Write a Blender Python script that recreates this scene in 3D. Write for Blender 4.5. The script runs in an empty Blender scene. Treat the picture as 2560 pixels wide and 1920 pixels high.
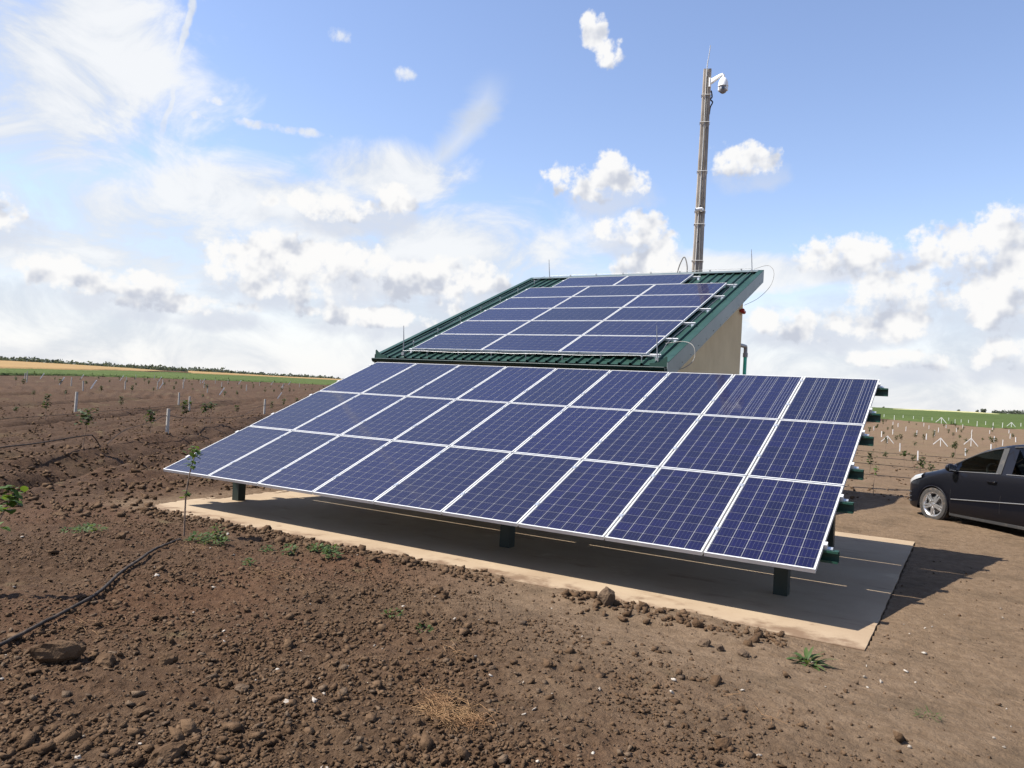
import bpy, math, random
import numpy as np
from mathutils import Vector, Matrix
random.seed(7)
RNG = np.random.default_rng(11)
sc = bpy.context.scene
COL = sc.collection
R = math.radians

# ------------------------------------------------------------------ camera
CAM = np.array([10.206, -7.251, 1.914])
cd = bpy.data.cameras.new('camera'); cam = bpy.data.objects.new('camera', cd); COL.objects.link(cam)
cam.location = CAM; cam.rotation_euler = (R(90.666), R(-3.127), R(30.674))
cd.sensor_width = 36.0; cd.sensor_fit = 'HORIZONTAL'; cd.lens = 27.246
cd.clip_start = 0.05; cd.clip_end = 6000
sc.camera = cam

# ------------------------------------------------------------------ sun and colour management
SUN = Vector((-0.666, -0.407, 1.0)).normalized()
SUN_EL = math.asin(SUN.z); SUN_AZ = math.atan2(SUN.x, SUN.y)
sl = bpy.data.lights.new('sun', 'SUN'); so = bpy.data.objects.new('sun', sl); COL.objects.link(so)
sl.energy = 5.0; sl.angle = R(0.53); sl.color = (1.0, 0.95, 0.87)
so.rotation_euler = (-SUN).to_track_quat('-Z', 'Y').to_euler()
so.location = (0, 0, 60)
vs = sc.view_settings
vs.view_transform = 'Standard'; vs.look = 'None'; vs.gamma = 1.0; vs.exposure = 1.0; vs.use_curve_mapping = False
sc.render.engine = 'CYCLES'
sc.cycles.use_denoising = True
sc.cycles.max_bounces = 6; sc.cycles.diffuse_bounces = 3; sc.cycles.glossy_bounces = 3
sc.cycles.transmission_bounces = 4; sc.cycles.transparent_max_bounces = 8

# ------------------------------------------------------------------ world: sky with clouds
world = bpy.data.worlds.new('World'); sc.world = world; world.use_nodes = True
def world_sky():
    nt = world.node_tree; N = nt.nodes; L = nt.links; N.clear()
    def link(a, b): L.new(a, b)
    def math_(op, a, b=None, c=None, clamp=False):
        n = N.new('ShaderNodeMath'); n.operation = op; n.use_clamp = clamp
        for i, v in enumerate((a, b, c)):
            if v is None: continue
            if isinstance(v, (int, float)): n.inputs[i].default_value = v
            else: link(v, n.inputs[i])
        return n.outputs[0]
    def vec(op, a, b=None):
        n = N.new('ShaderNodeVectorMath'); n.operation = op
        for i, v in enumerate((a, b)):
            if v is None: continue
            if isinstance(v, (tuple, list)): n.inputs[i].default_value = v
            else: link(v, n.inputs[i])
        return n.outputs['Value'] if op == 'DOT_PRODUCT' else n.outputs[0]
    def smooth(x, lo, hi):
        n = N.new('ShaderNodeMapRange'); n.interpolation_type = 'SMOOTHSTEP'
        link(x, n.inputs[0]); n.inputs[1].default_value = lo; n.inputs[2].default_value = hi
        return n.outputs[0]
    def noise(v, scale, detail, rough, dims='2D', dist=0.0):
        n = N.new('ShaderNodeTexNoise'); n.noise_dimensions = dims
        link(v, n.inputs['Vector']); n.inputs['Scale'].default_value = scale
        n.inputs['Detail'].default_value = detail; n.inputs['Roughness'].default_value = rough
        n.inputs['Distortion'].default_value = dist
        return n
    def mixc(f, a, b):
        n = N.new('ShaderNodeMix'); n.data_type = 'RGBA'
        if isinstance(f, (int, float)): n.inputs[0].default_value = f
        else: link(f, n.inputs[0])
        for i, v in ((6, a), (7, b)):
            if isinstance(v, tuple): n.inputs[i].default_value = (*v, 1)
            else: link(v, n.inputs[i])
        return n.outputs[2]
    tc = N.new('ShaderNodeTexCoord'); d = vec('NORMALIZE', tc.outputs['Generated'])
    sp = N.new('ShaderNodeSeparateXYZ'); link(d, sp.inputs[0])
    az = math_('MULTIPLY', math_('ARCTAN2', math_('MULTIPLY', sp.outputs[0], -1.0), sp.outputs[1]), 57.29578)
    el = math_('MULTIPLY', math_('ARCSINE', sp.outputs[2]), 57.29578)
    cb = N.new('ShaderNodeCombineXYZ'); link(az, cb.inputs[0]); link(el, cb.inputs[1]); P = cb.outputs[0]
    # puffy edge noise on the direction (degrees), sampled here and a step towards the sun
    def puff(p):
        a = noise(p, 0.36, 11.0, 0.62).outputs[0]
        v = N.new('ShaderNodeTexVoronoi'); v.voronoi_dimensions = '2D'; v.feature = 'F1'; link(p, v.inputs['Vector'])
        v.inputs['Scale'].default_value = 0.85; v.inputs['Detail'].default_value = 2.0; v.inputs['Roughness'].default_value = 0.5
        return math_('MULTIPLY_ADD', v.outputs['Distance'], -0.16, math_('MULTIPLY_ADD', a, 1.0, 0.07))
    def cumulus(p, blobs, flat=True):
        f = None
        for (a0, e0, ax, ey) in blobs:
            v = vec('MULTIPLY', vec('SUBTRACT', p, (a0, e0, 0)), (1 / ax, 1 / ey, 0))
            g = math_('SUBTRACT', 1.0, vec('DOT_PRODUCT', v, v))
            f = g if f is None else math_('SMOOTH_MAX', f, g, 0.35)
        return math_('MAXIMUM', f, -3.0)
    CUM = [(25.4, 15.5, 3.9, 1.6), (24.6, 16.3, 2.0, 1.4), (15.0, 16.9, 2.5, 1.4), (14.6, 17.5, 1.4, 1.1),
           (22.9, 12.2, 2.7, 1.5), (22.0, 12.9, 1.8, 1.0), (25.9, 25.4, 1.25, 1.4), (24.7, 24.0, 1.15, 1.2),
           (20.0, 10.0, 1.9, 2.0), (22.5, 9.5, 1.7, 1.6),
           (7.4, 10.5, 4.9, 1.4), (2.2, 10.7, 2.4, 2.1), (-1.6, 10.7, 4.6, 2.6), (3.8, 7.9, 3.9, 2.6),
           (6.0, 6.3, 4.6, 1.6), (-1.6, 7.6, 4.6, 2.2), (-2.6, 4.2, 3.4, 1.3), (-8, 9, 5, 3.0), (11.2, 5.9, 3.2, 1.2),
           (49.3, 8.0, 4.2, 2.5), (44.4, 8.4, 3.6, 1.7), (46.6, 6.8, 6.2, 1.4), (39.6, 8.2, 2.8, 1.9),
           (35.6, 7.9, 4.6, 1.8), (60.6, 5.9, 3.4, 1.3), (56.5, 5.8, 3.0, 1.0), (44.2, 12.4, 5.0, 1.1),
           (40.0, 13.3, 2.2, 1.2), (66.5, 9.3, 4.0, 1.7), (3.0, 3.6, 4.5, 0.7), (53.0, 4.8, 5.5, 0.8), (41.0, 5.0, 6.0, 0.9), (31.0, 5.4, 5.0, 1.0)]
    off = (0.45, 0.85, 0)
    P2 = vec('ADD', P, off)
    n1 = puff(P); s1 = noise(P, 0.40, 3.5, 0.5).outputs[0]; s2 = noise(P2, 0.40, 3.5, 0.5).outputs[0]; un = noise(P, 0.30, 5.0, 0.55).outputs[0]
    f1 = cumulus(P, CUM); f2 = cumulus(P2, CUM)
    # scattered clouds of the same kind all round the rest of the sky
    gen = noise(d, 5.0, 8.0, 0.58, '3D').outputs[0]
    away = smooth(math_('ABSOLUTE', math_('SUBTRACT', az, 30.7)), 46.0, 70.0)
    g1 = math_('MULTIPLY_ADD', math_('SUBTRACT', gen, 0.56), 9.0, math_('MULTIPLY_ADD', away, 3.0, -3.0))
    dens = math_('MULTIPLY_ADD', math_('SUBTRACT', n1, 0.47), 4.8, math_('MULTIPLY', math_('MINIMUM', f1, 0.8), 1.45))
    cmask = math_('MAXIMUM', math_('MULTIPLY', smooth(dens, -0.02, 0.98), 0.97), math_('MULTIPLY', smooth(g1, 0.0, 1.0), 0.9))
    lit = math_('ADD', math_('MULTIPLY', math_('SUBTRACT', f1, f2), 0.34), math_('MULTIPLY', math_('SUBTRACT', s1, s2), 1.9))
    lit = smooth(lit, -0.48, 0.16)
    under = math_('MULTIPLY', smooth(math_('MULTIPLY_ADD', math_('SUBTRACT', un, 0.5), 3.0, math_('MINIMUM', f2, 0.8)), -0.35, 1.0), math_('MULTIPLY', smooth(el, 19.5, 13.0), 0.72))
    # soft high cloud: broad veil by the sun, plume, low layer over the horizon, contrail
    st = N.new('ShaderNodeMapping'); link(P, st.inputs[0]); st.inputs['Rotation'].default_value = (0, 0, R(-20)); st.inputs['Scale'].default_value = (0.75, 1.35, 1)
    wn = noise(st.outputs[0], 0.17, 11.0, 0.62, '2D', 0.35).outputs[0]
    VEIL = [(67, 17.8, 13.0, 9.0), (60.6, 19.4, 5.6, 6.6), (64, 14.5, 7.5, 3.4), 
            (40.5, 15.0, 6.0, 2.2), (48.5, 12.4, 10.0, 2.6), (60, 8.6, 18, 5.0), (38, 9.2, 14, 4.8), (78, 12, 12, 14), (15, 9.4, 7.0, 1.3)]
    vf = cumulus(P, VEIL)
    vd = math_('MULTIPLY_ADD', math_('SUBTRACT', wn, 0.5), 4.0, math_('MINIMUM', vf, 0.88))
    veil = math_('MULTIPLY', smooth(vd, -0.62, 1.05), 0.95)
    low = math_('MULTIPLY', smooth(math_('MULTIPLY_ADD', math_('SUBTRACT', wn, 0.5), 8.0, el), 12.5, 2.5), 0.90)
    lineaz = math_('MULTIPLY_ADD', math_('SUBTRACT', 24.5, el), 0.172, 54.43)
    wob = math_('MULTIPLY', math_('SUBTRACT', noise(P, 0.35, 6.0, 0.6).outputs[0], 0.5), 0.9)
    cd_ = math_('ABSOLUTE', math_('ADD', math_('SUBTRACT', az, lineaz), wob))
    contrail = math_('MULTIPLY', smooth(cd_, 0.36, 0.10), math_('MULTIPLY', smooth(el, 12.6, 17.5), 0.85))
    e0 = math_('SUBTRACT', el, 16.0)
    caz = math_('ADD', math_('MULTIPLY_ADD', e0, -1.25, 37.6), math_('MULTIPLY', math_('MULTIPLY', e0, e0), 0.095))
    pd = math_('MULTIPLY_ADD', math_('SUBTRACT', wn, 0.5), 5.0, math_('ABSOLUTE', math_('SUBTRACT', az, caz)))
    plume = math_('MULTIPLY', math_('MULTIPLY', smooth(pd, 1.9, -0.6), smooth(el, 23.0, 19.5)), math_('MULTIPLY', smooth(el, 14.0, 16.5), 0.75))
    wisp = math_('MULTIPLY', smooth(math_('MULTIPLY_ADD', math_('SUBTRACT', n1, 0.47), 6.0, cumulus(P, [(44.6, 23.7, 0.85, 0.55), (39.7, 21.8, 0.85, 0.5), (52.9, 18.4, 0.8, 0.4), (48.5, 17.2, 5.0, 0.35)])), -0.2, 1.6), 0.85)
    soft = math_('MAXIMUM', math_('MAXIMUM', math_('MAXIMUM', veil, low), contrail), math_('MAXIMUM', plume, wisp))
    soft = math_('MULTIPLY', soft, smooth(el, 75.0, 30.0))
    sky = N.new('ShaderNodeTexSky'); sky.sky_type = 'NISHITA'; sky.sun_disc = False
    sky.sun_elevation = SUN_EL; sky.sun_rotation = SUN_AZ; sky.altitude = 60; sky.air_density = 1.1; sky.dust_density = 0.35; sky.ozone_density = 2.2
    skyc = mixc(1.0, sky.outputs[0], (1.0, 1.0, 1.0))
    tint = N.new('ShaderNodeMix'); tint.data_type = 'RGBA'; tint.blend_type = 'MULTIPLY'; tint.inputs[0].default_value = 1.0
    link(sky.outputs[0], tint.inputs[6]); tint.inputs[7].default_value = (1.10, 1.0, 1.05, 1)
    b_sky = N.new('ShaderNodeBackground'); link(tint.outputs[2], b_sky.inputs[0]); b_sky.inputs[1].default_value = 0.098
    b_soft = N.new('ShaderNodeBackground'); b_soft.inputs[1].default_value = 1.0
    link(mixc(smooth(wn, 0.32, 0.66), (0.335, 0.362, 0.405), (0.465, 0.472, 0.480)), b_soft.inputs[0])
    b_cum = N.new('ShaderNodeBackground'); b_cum.inputs[1].default_value = 1.0
    link(mixc(lit, (0.2948, 0.3124, 0.3564), (0.4928, 0.4893, 0.4840)), b_cum.inputs[0])
    m1 = N.new('ShaderNodeMixShader'); link(soft, m1.inputs[0]); link(b_sky.outputs[0], m1.inputs[1]); link(b_soft.outputs[0], m1.inputs[2])
    b_und = N.new('ShaderNodeBackground'); b_und.inputs[0].default_value = (0.345, 0.365, 0.410, 1)
    mu = N.new('ShaderNodeMixShader'); link(under, mu.inputs[0]); link(m1.outputs[0], mu.inputs[1]); link(b_und.outputs[0], mu.inputs[2])
    m2 = N.new('ShaderNodeMixShader'); link(cmask, m2.inputs[0]); link(mu.outputs[0], m2.inputs[1]); link(b_cum.outputs[0], m2.inputs[2])
    out = N.new('ShaderNodeOutputWorld'); link(m2.outputs[0], out.inputs[0])
    N.remove(skyc.node)
world_sky()
world.cycles.sampling_method = 'MANUAL'; world.cycles.sample_map_resolution = 512

# ------------------------------------------------------------------ helpers
def tag(o, label=None, cat=None, group=None, kind=None):
    if label: o['label'] = label
    if cat: o['category'] = cat
    if group: o['group'] = group
    if kind: o['kind'] = kind
    return o
def empty(name, loc=(0, 0, 0), rz=0.0, parent=None):
    o = bpy.data.objects.new(name, None); COL.objects.link(o); o.empty_display_size = 0.1
    o.location = loc; o.rotation_euler = (0, 0, rz); o.parent = parent
    return o
def inst(name, mesh, parent=None, loc=(0, 0, 0), rot=(0, 0, 0), scale=None):
    o = bpy.data.objects.new(name, mesh); COL.objects.link(o); o.parent = parent
    o.location = loc; o.rotation_euler = rot
    if scale is not None: o.scale = scale if hasattr(scale, '__len__') else (scale,) * 3
    return o
def copy_tree(o, parent=None):
    c = o.copy(); COL.objects.link(c); c.parent = parent
    for ch in list(o.children): copy_tree(ch, c)
    return c
def np_mesh(name, verts, quads, mat=None, smooth=False, attrs=None):
    verts = np.asarray(verts, np.float32); quads = np.asarray(quads, np.int32); k = quads.shape[1]
    me = bpy.data.meshes.new(name)
    me.vertices.add(len(verts)); me.vertices.foreach_set('co', verts.ravel())
    me.loops.add(quads.size); me.loops.foreach_set('vertex_index', quads.ravel())
    me.polygons.add(len(quads)); me.polygons.foreach_set('loop_start', np.arange(0, quads.size, k, dtype=np.int32))
    if smooth: me.polygons.foreach_set('use_smooth', np.ones(len(quads), bool))
    me.update(calc_edges=True)
    for nm, a in (attrs or {}).items():
        at = me.attributes.new(nm, 'FLOAT', 'POINT'); at.data.foreach_set('value', np.asarray(a, np.float32))
    if mat: me.materials.append(mat)
    return me
class MB:
    """collects shapes into one mesh"""
    def __init__(s): s.v = []; s.f = []; s.uv = None
    def add(s, v, f):
        o = len(s.v); s.v += [tuple(map(float, p)) for p in v]; s.f += [tuple(o + i for i in q) for q in f]; return s
    def box(s, x0, x1, y0, y1, z0, z1):
        v = [(x, y, z) for x in (x0, x1) for y in (y0, y1) for z in (z0, z1)]
        return s.add(v, [(0, 1, 3, 2), (4, 6, 7, 5), (0, 4, 5, 1), (2, 3, 7, 6), (0, 2, 6, 4), (1, 5, 7, 3)])
    def bar(s, a, b, w, h, up=(0, 0, 1), w2=None, h2=None):
        a = Vector(a); b = Vector(b); d = (b - a).normalized(); u = Vector(up)
        sd = d.cross(u); sd = sd.normalized() if sd.length > 1e-5 else Vector((1, 0, 0)); u = sd.cross(d).normalized()
        v = []
        for p, ww, hh in ((a, w, h), (b, w2 or w, h2 or h)):
            for i, j in ((-1, -1), (1, -1), (1, 1), (-1, 1)): v.append(p + sd * (ww / 2 * i) + u * (hh / 2 * j))
        return s.add(v, [(3, 2, 1, 0), (4, 5, 6, 7), (0, 1, 5, 4), (1, 2, 6, 5), (2, 3, 7, 6), (3, 0, 4, 7)])
    def tube(s, pts, r, n=8, cap=True):
        pts = [Vector(p) for p in pts]; m = len(pts); rr = r if hasattr(r, '__len__') else [r] * m
        ref = Vector((0, 0, 1)); v = []; prev = None
        for i, p in enumerate(pts):
            t = (pts[min(i + 1, m - 1)] - pts[max(i - 1, 0)]).normalized()
            if prev is None:
                a = t.cross(ref)
                if a.length < 1e-3: a = t.cross(Vector((1, 0, 0)))
            else:
                a = prev - t * prev.dot(t)
                if a.length < 1e-4: a = t.cross(ref)
            a.normalize(); b = t.cross(a); prev = a
            for k in range(n):
                an = 2 * math.pi * k / n; v.append(p + (a * math.cos(an) + b * math.sin(an)) * rr[i])
        f = [(i * n + k, i * n + (k + 1) % n, (i + 1) * n + (k + 1) % n, (i + 1) * n + k) for i in range(m - 1) for k in range(n)]
        if cap: f += [tuple(range(n - 1, -1, -1)), tuple((m - 1) * n + k for k in range(n))]
        return s.add(v, f)
    def lathe(s, prof, n=24, c=(0, 0, 0), axis='Z'):
        v = []; m = len(prof)
        for r, z in prof:
            for k in range(n):
                a = 2 * math.pi * k / n; p = (r * math.cos(a), r * math.sin(a), z)
                if axis == 'Y': p = (p[0], p[2], p[1])
                if axis == 'X': p = (p[2], p[0], p[1])
                v.append((p[0] + c[0], p[1] + c[1], p[2] + c[2]))
        f = [(i * n + k, i * n + (k + 1) % n, (i + 1) * n + (k + 1) % n, (i + 1) * n + k) for i in range(m - 1) for k in range(n)]
        return s.add(v, f)
    def prism(s, poly, d, axis='X', o=0.0):
        """poly: 2-D outline, extruded from o to o+d along the axis"""
        n = len(poly); v = []
        for t in (o, o + d):
            for a, b in poly: v.append((t, a, b) if axis == 'X' else (a, t, b) if axis == 'Y' else (a, b, t))
        return s.add(v, [tuple(range(n)), tuple(range(2 * n - 1, n - 1, -1))] + [(k, (k + 1) % n, n + (k + 1) % n, n + k) for k in range(n)])
    def mesh(s, name, mat, smooth=False, bevel=0.0):
        me = bpy.data.meshes.new(name); me.from_pydata(s.v, [], s.f)
        import bmesh
        bm = bmesh.new(); bm.from_mesh(me); bmesh.ops.recalc_face_normals(bm, faces=bm.faces)
        if bevel: bmesh.ops.bevel(bm, geom=bm.edges[:], offset=bevel, segments=2, affect='EDGES', profile=0.6)
        bm.to_mesh(me); bm.free()
        if smooth:
            me.polygons.foreach_set('use_smooth', [True] * len(me.polygons))
            if smooth != 'all': me.set_sharp_from_angle(angle=R(38))
        if mat: me.materials.append(mat)
        return me
    def obj(s, name, mat, parent=None, smooth=False, bevel=0.0, loc=(0, 0, 0)):
        return inst(name, s.mesh(name, mat, smooth, bevel), parent, loc)

# ------------------------------------------------------------------ materials
def mat(name, col, rough=0.6, metal=0.0, spec=0.5, noise=None, bump=None, coat=0.0, coord='Object'):
    """noise=(scale, colour2, lo, hi[, detail]); bump=(scale, strength, distance)"""
    m = bpy.data.materials.new(name); m.use_nodes = True
    nt = m.node_tree; b = nt.nodes['Principled BSDF']
    b.inputs['Base Color'].default_value = (*col, 1); b.inputs['Roughness'].default_value = rough
    b.inputs['Metallic'].default_value = metal; b.inputs['Specular IOR Level'].default_value = spec
    b.inputs['Coat Weight'].default_value = coat
    tc = nt.nodes.new('ShaderNodeTexCoord') if (noise or bump) else None
    if noise:
        n = nt.nodes.new('ShaderNodeTexNoise'); n.inputs['Scale'].default_value = noise[0]
        n.inputs['Detail'].default_value = noise[4] if len(noise) > 4 else 6; n.inputs['Roughness'].default_value = 0.62
        nt.links.new(tc.outputs[coord], n.inputs['Vector'])
        mr = nt.nodes.new('ShaderNodeMapRange'); mr.interpolation_type = 'SMOOTHSTEP'
        mr.inputs[1].default_value = noise[2]; mr.inputs[2].default_value = noise[3]; nt.links.new(n.outputs[0], mr.inputs[0])
        mx = nt.nodes.new('ShaderNodeMix'); mx.data_type = 'RGBA'; nt.links.new(mr.outputs[0], mx.inputs[0])
        mx.inputs[6].default_value = (*col, 1); mx.inputs[7].default_value = (*noise[1], 1)
        nt.links.new(mx.outputs[2], b.inputs['Base Color'])
    if bump:
        n = nt.nodes.new('ShaderNodeTexNoise'); n.inputs['Scale'].default_value = bump[0]; n.inputs['Detail'].default_value = 8
        nt.links.new(tc.outputs[coord], n.inputs['Vector'])
        bp = nt.nodes.new('ShaderNodeBump'); bp.inputs['Strength'].default_value = bump[1]; bp.inputs['Distance'].default_value = bump[2]
        nt.links.new(n.outputs[0], bp.inputs['Height']); nt.links.new(bp.outputs[0], b.inputs['Normal'])
    return m
def nodes_of(m): return m.node_tree.nodes, m.node_tree.links

SOIL_A, SOIL_B = (0.062, 0.0365, 0.0205), (0.106, 0.0665, 0.0390)
PACK_A, PACK_B = (0.132, 0.0880, 0.0535), (0.182, 0.1260, 0.0800)
def soil_material():
    m = bpy.data.materials.new('soil'); m.use_nodes = True; N, L = nodes_of(m)
    b = N['Principled BSDF']; b.inputs['Roughness'].default_value = 0.95; b.inputs['Specular IOR Level'].default_value = 0.12
    tc = N.new('ShaderNodeTexCoord'); P = tc.outputs['Object']
    def noise(s, det, ro=0.6):
        n = N.new('ShaderNodeTexNoise'); L.new(P, n.inputs['Vector']); n.inputs['Scale'].default_value = s
        n.inputs['Detail'].default_value = det; n.inputs['Roughness'].default_value = ro; return n.outputs[0]
    def rng(x, lo, hi, a=0.0, c=1.0):
        n = N.new('ShaderNodeMapRange'); n.interpolation_type = 'SMOOTHSTEP'; L.new(x, n.inputs[0])
        n.inputs[1].default_value = lo; n.inputs[2].default_value = hi; n.inputs[3].default_value = a; n.inputs[4].default_value = c; return n.outputs[0]
    def mix(f, a, c):
        n = N.new('ShaderNodeMix'); n.data_type = 'RGBA'; L.new(f, n.inputs[0])
        for i, v in ((6, a), (7, c)):
            if isinstance(v, tuple): n.inputs[i].default_value = (*v, 1)
            else: L.new(v, n.inputs[i])
        return n.outputs[2]
    at = N.new('ShaderNodeAttribute'); at.attribute_name = 'pack'
    dry = N.new('ShaderNodeAttribute'); dry.attribute_name = 'dry'
    fine = rng(noise(9.0, 10, 0.7), 0.36, 0.66); broad = rng(noise(0.55, 5), 0.38, 0.64); red = rng(noise(0.28, 4), 0.46, 0.66)
    till = mix(fine, SOIL_A, SOIL_B)
    till = mix(rng(noise(0.28, 4), 0.46, 0.66, 0, 0.55), till, (0.090, 0.0440, 0.0235))
    pk = mix(fine, PACK_A, PACK_B)
    pk = mix(rng(noise(1.6, 6), 0.45, 0.7, 0, 0.6), pk, (0.0819, 0.0564, 0.0344))
    c = mix(at.outputs['Fac'], till, pk)
    moist = N.new('ShaderNodeAttribute'); moist.attribute_name = 'moist'
    c = mix(moist.outputs['Fac'], c, mix(fine, (0.040, 0.0215, 0.0120), (0.070, 0.0400, 0.0230)))
    c = mix(dry.outputs['Fac'], c, (0.1326, 0.1079, 0.0546))
    L.new(c, b.inputs['Base Color'])
    bp = N.new('ShaderNodeBump'); bp.inputs['Strength'].default_value = 1.0; bp.inputs['Distance'].default_value = 0.035
    h = N.new('ShaderNodeMath'); h.operation = 'MULTIPLY_ADD'; L.new(noise(38, 6, 0.7), h.inputs[0]); h.inputs[1].default_value = 0.8; L.new(noise(11, 6, 0.65), h.inputs[2])
    L.new(h.outputs[0], bp.inputs['Height']); L.new(bp.outputs[0], b.inputs['Normal'])
    return m
M = {}
M['soil'] = soil_material()
M['clod'] = mat('clod', (0.064, 0.0380, 0.0212), 0.95, spec=0.10, noise=(6.0, (0.108, 0.0680, 0.0400), 0.35, 0.68), bump=(60, 0.9, 0.012))
M['clod_grey'] = mat('clod_grey', (0.074, 0.0500, 0.0330), 0.95, spec=0.10, noise=(9.0, (0.120, 0.0830, 0.0540), 0.35, 0.68), bump=(55, 0.9, 0.014))
M['pebble'] = mat('pebble', (0.36, 0.32, 0.27), 0.8, noise=(20, (0.19, 0.155, 0.12), 0.4, 0.65))
M['white_metal'] = mat('white_aluminium', (0.5580, 0.5580, 0.5490), 0.42, metal=0.1, noise=(3.0, (0.4860, 0.4860, 0.4770), 0.35, 0.7))
M['alu'] = mat('aluminium', (0.62, 0.63, 0.64), 0.35, metal=0.75)
M['galv'] = mat('galvanised_steel', (0.26, 0.27, 0.28), 0.5, metal=0.5, noise=(14, (0.19, 0.195, 0.20), 0.4, 0.65))
M['back'] = mat('backsheet', (0.20, 0.20, 0.198), 0.45, spec=0.3)
M['green_steel'] = mat('green_steel', (0.0045, 0.042, 0.026), 0.45, noise=(5, (0.006, 0.035, 0.023), 0.4, 0.7))
M['post_steel'] = mat('dark_green_steel', (0.005, 0.014, 0.010), 0.45, noise=(6, (0.008, 0.019, 0.015), 0.4, 0.7))
M['roof'] = mat('roof_sheet', (0.011, 0.038, 0.028), 0.48, spec=0.3, noise=(1.4, (0.019, 0.052, 0.040), 0.35, 0.7))
M['gutter'] = mat('gutter_green', (0.005, 0.026, 0.019), 0.35, noise=(3, (0.008, 0.032, 0.024), 0.4, 0.7))
M['fascia'] = mat('fascia_steel', (0.130, 0.160, 0.155), 0.42, metal=0.2, noise=(1.1, (0.175, 0.20, 0.195), 0.35, 0.7))
M['wall'] = mat('stucco', (0.64, 0.53, 0.33), 0.9, spec=0.15, noise=(1.3, (0.57, 0.465, 0.285), 0.35, 0.7), bump=(160, 0.4, 0.004))
M['conc_pole'] = mat('pole_concrete', (0.36, 0.31, 0.255), 0.9, spec=0.12, noise=(1.6, (0.25, 0.212, 0.170), 0.38, 0.66, 9), bump=(30, 0.4, 0.006))
M['cable_grey'] = mat('cable_grey', (0.22, 0.21, 0.19), 0.7)
M['cable_white'] = mat('cable_white', (0.50, 0.49, 0.46), 0.6)
M['black_plastic'] = mat('black_plastic', (0.015, 0.015, 0.016), 0.5)
M['white_plastic'] = mat('white_plastic', (0.78, 0.78, 0.76), 0.4)
M['lens'] = mat('lens_glass', (0.02, 0.022, 0.026), 0.1, coat=1.0)
M['red'] = mat('red_plastic', (0.36, 0.02, 0.016), 0.4)
M['pvc_grey'] = mat('grey_pipe', (0.26, 0.25, 0.25), 0.45)
M['pvc_green'] = mat('green_pipe', (0.05, 0.44, 0.30), 0.45)
M['hose'] = mat('black_hose', (0.030, 0.024, 0.020), 0.75, spec=0.2, noise=(6, (0.085, 0.062, 0.045), 0.45, 0.7))
M['post_conc'] = mat('post_concrete', (0.36, 0.335, 0.295), 0.85, noise=(5, (0.27, 0.25, 0.22), 0.4, 0.66), bump=(40, 0.4, 0.004))
M['stake'] = mat('white_stake', (0.62, 0.615, 0.60), 0.6, noise=(5, (0.50, 0.49, 0.46), 0.45, 0.7))
M['bark'] = mat('bark', (0.23, 0.155, 0.105), 0.85, noise=(18, (0.13, 0.088, 0.06), 0.4, 0.65), bump=(60, 0.5, 0.003))
M['straw'] = mat('straw', (0.17, 0.085, 0.032), 0.8, noise=(8, (0.25, 0.145, 0.062), 0.4, 0.66))
def leaf_mat(name, c1, c2):
    m = mat(name, c1, 0.55, spec=0.2, noise=(7.0, c2, 0.36, 0.66)); N, L = nodes_of(m)
    b = N['Principled BSDF']; tr = N.new('ShaderNodeBsdfTranslucent'); tr.inputs[0].default_value = (c2[0] * 1.6, c2[1] * 1.5, c2[2], 1)
    mx = N.new('ShaderNodeMixShader'); mx.inputs[0].default_value = 0.32
    L.new(b.outputs[0], mx.inputs[1]); L.new(tr.outputs[0], mx.inputs[2]); L.new(mx.outputs[0], N['Material Output'].inputs[0])
    return m
M['leaf'] = leaf_mat('leaf', (0.040, 0.078, 0.014), (0.080, 0.125, 0.020))
M['leaf_dark'] = leaf_mat('leaf_dark', (0.022, 0.040, 0.012), (0.040, 0.062, 0.016))
M['weed'] = leaf_mat('weed_leaf', (0.042, 0.075, 0.020), (0.075, 0.110, 0.034))
M['hazy_tree_leaf'] = leaf_mat('hazy_tree_leaf', (0.060, 0.075, 0.055), (0.082, 0.096, 0.072))  # distance haze put into the leaf colour: paler and greyer for far trees

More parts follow.
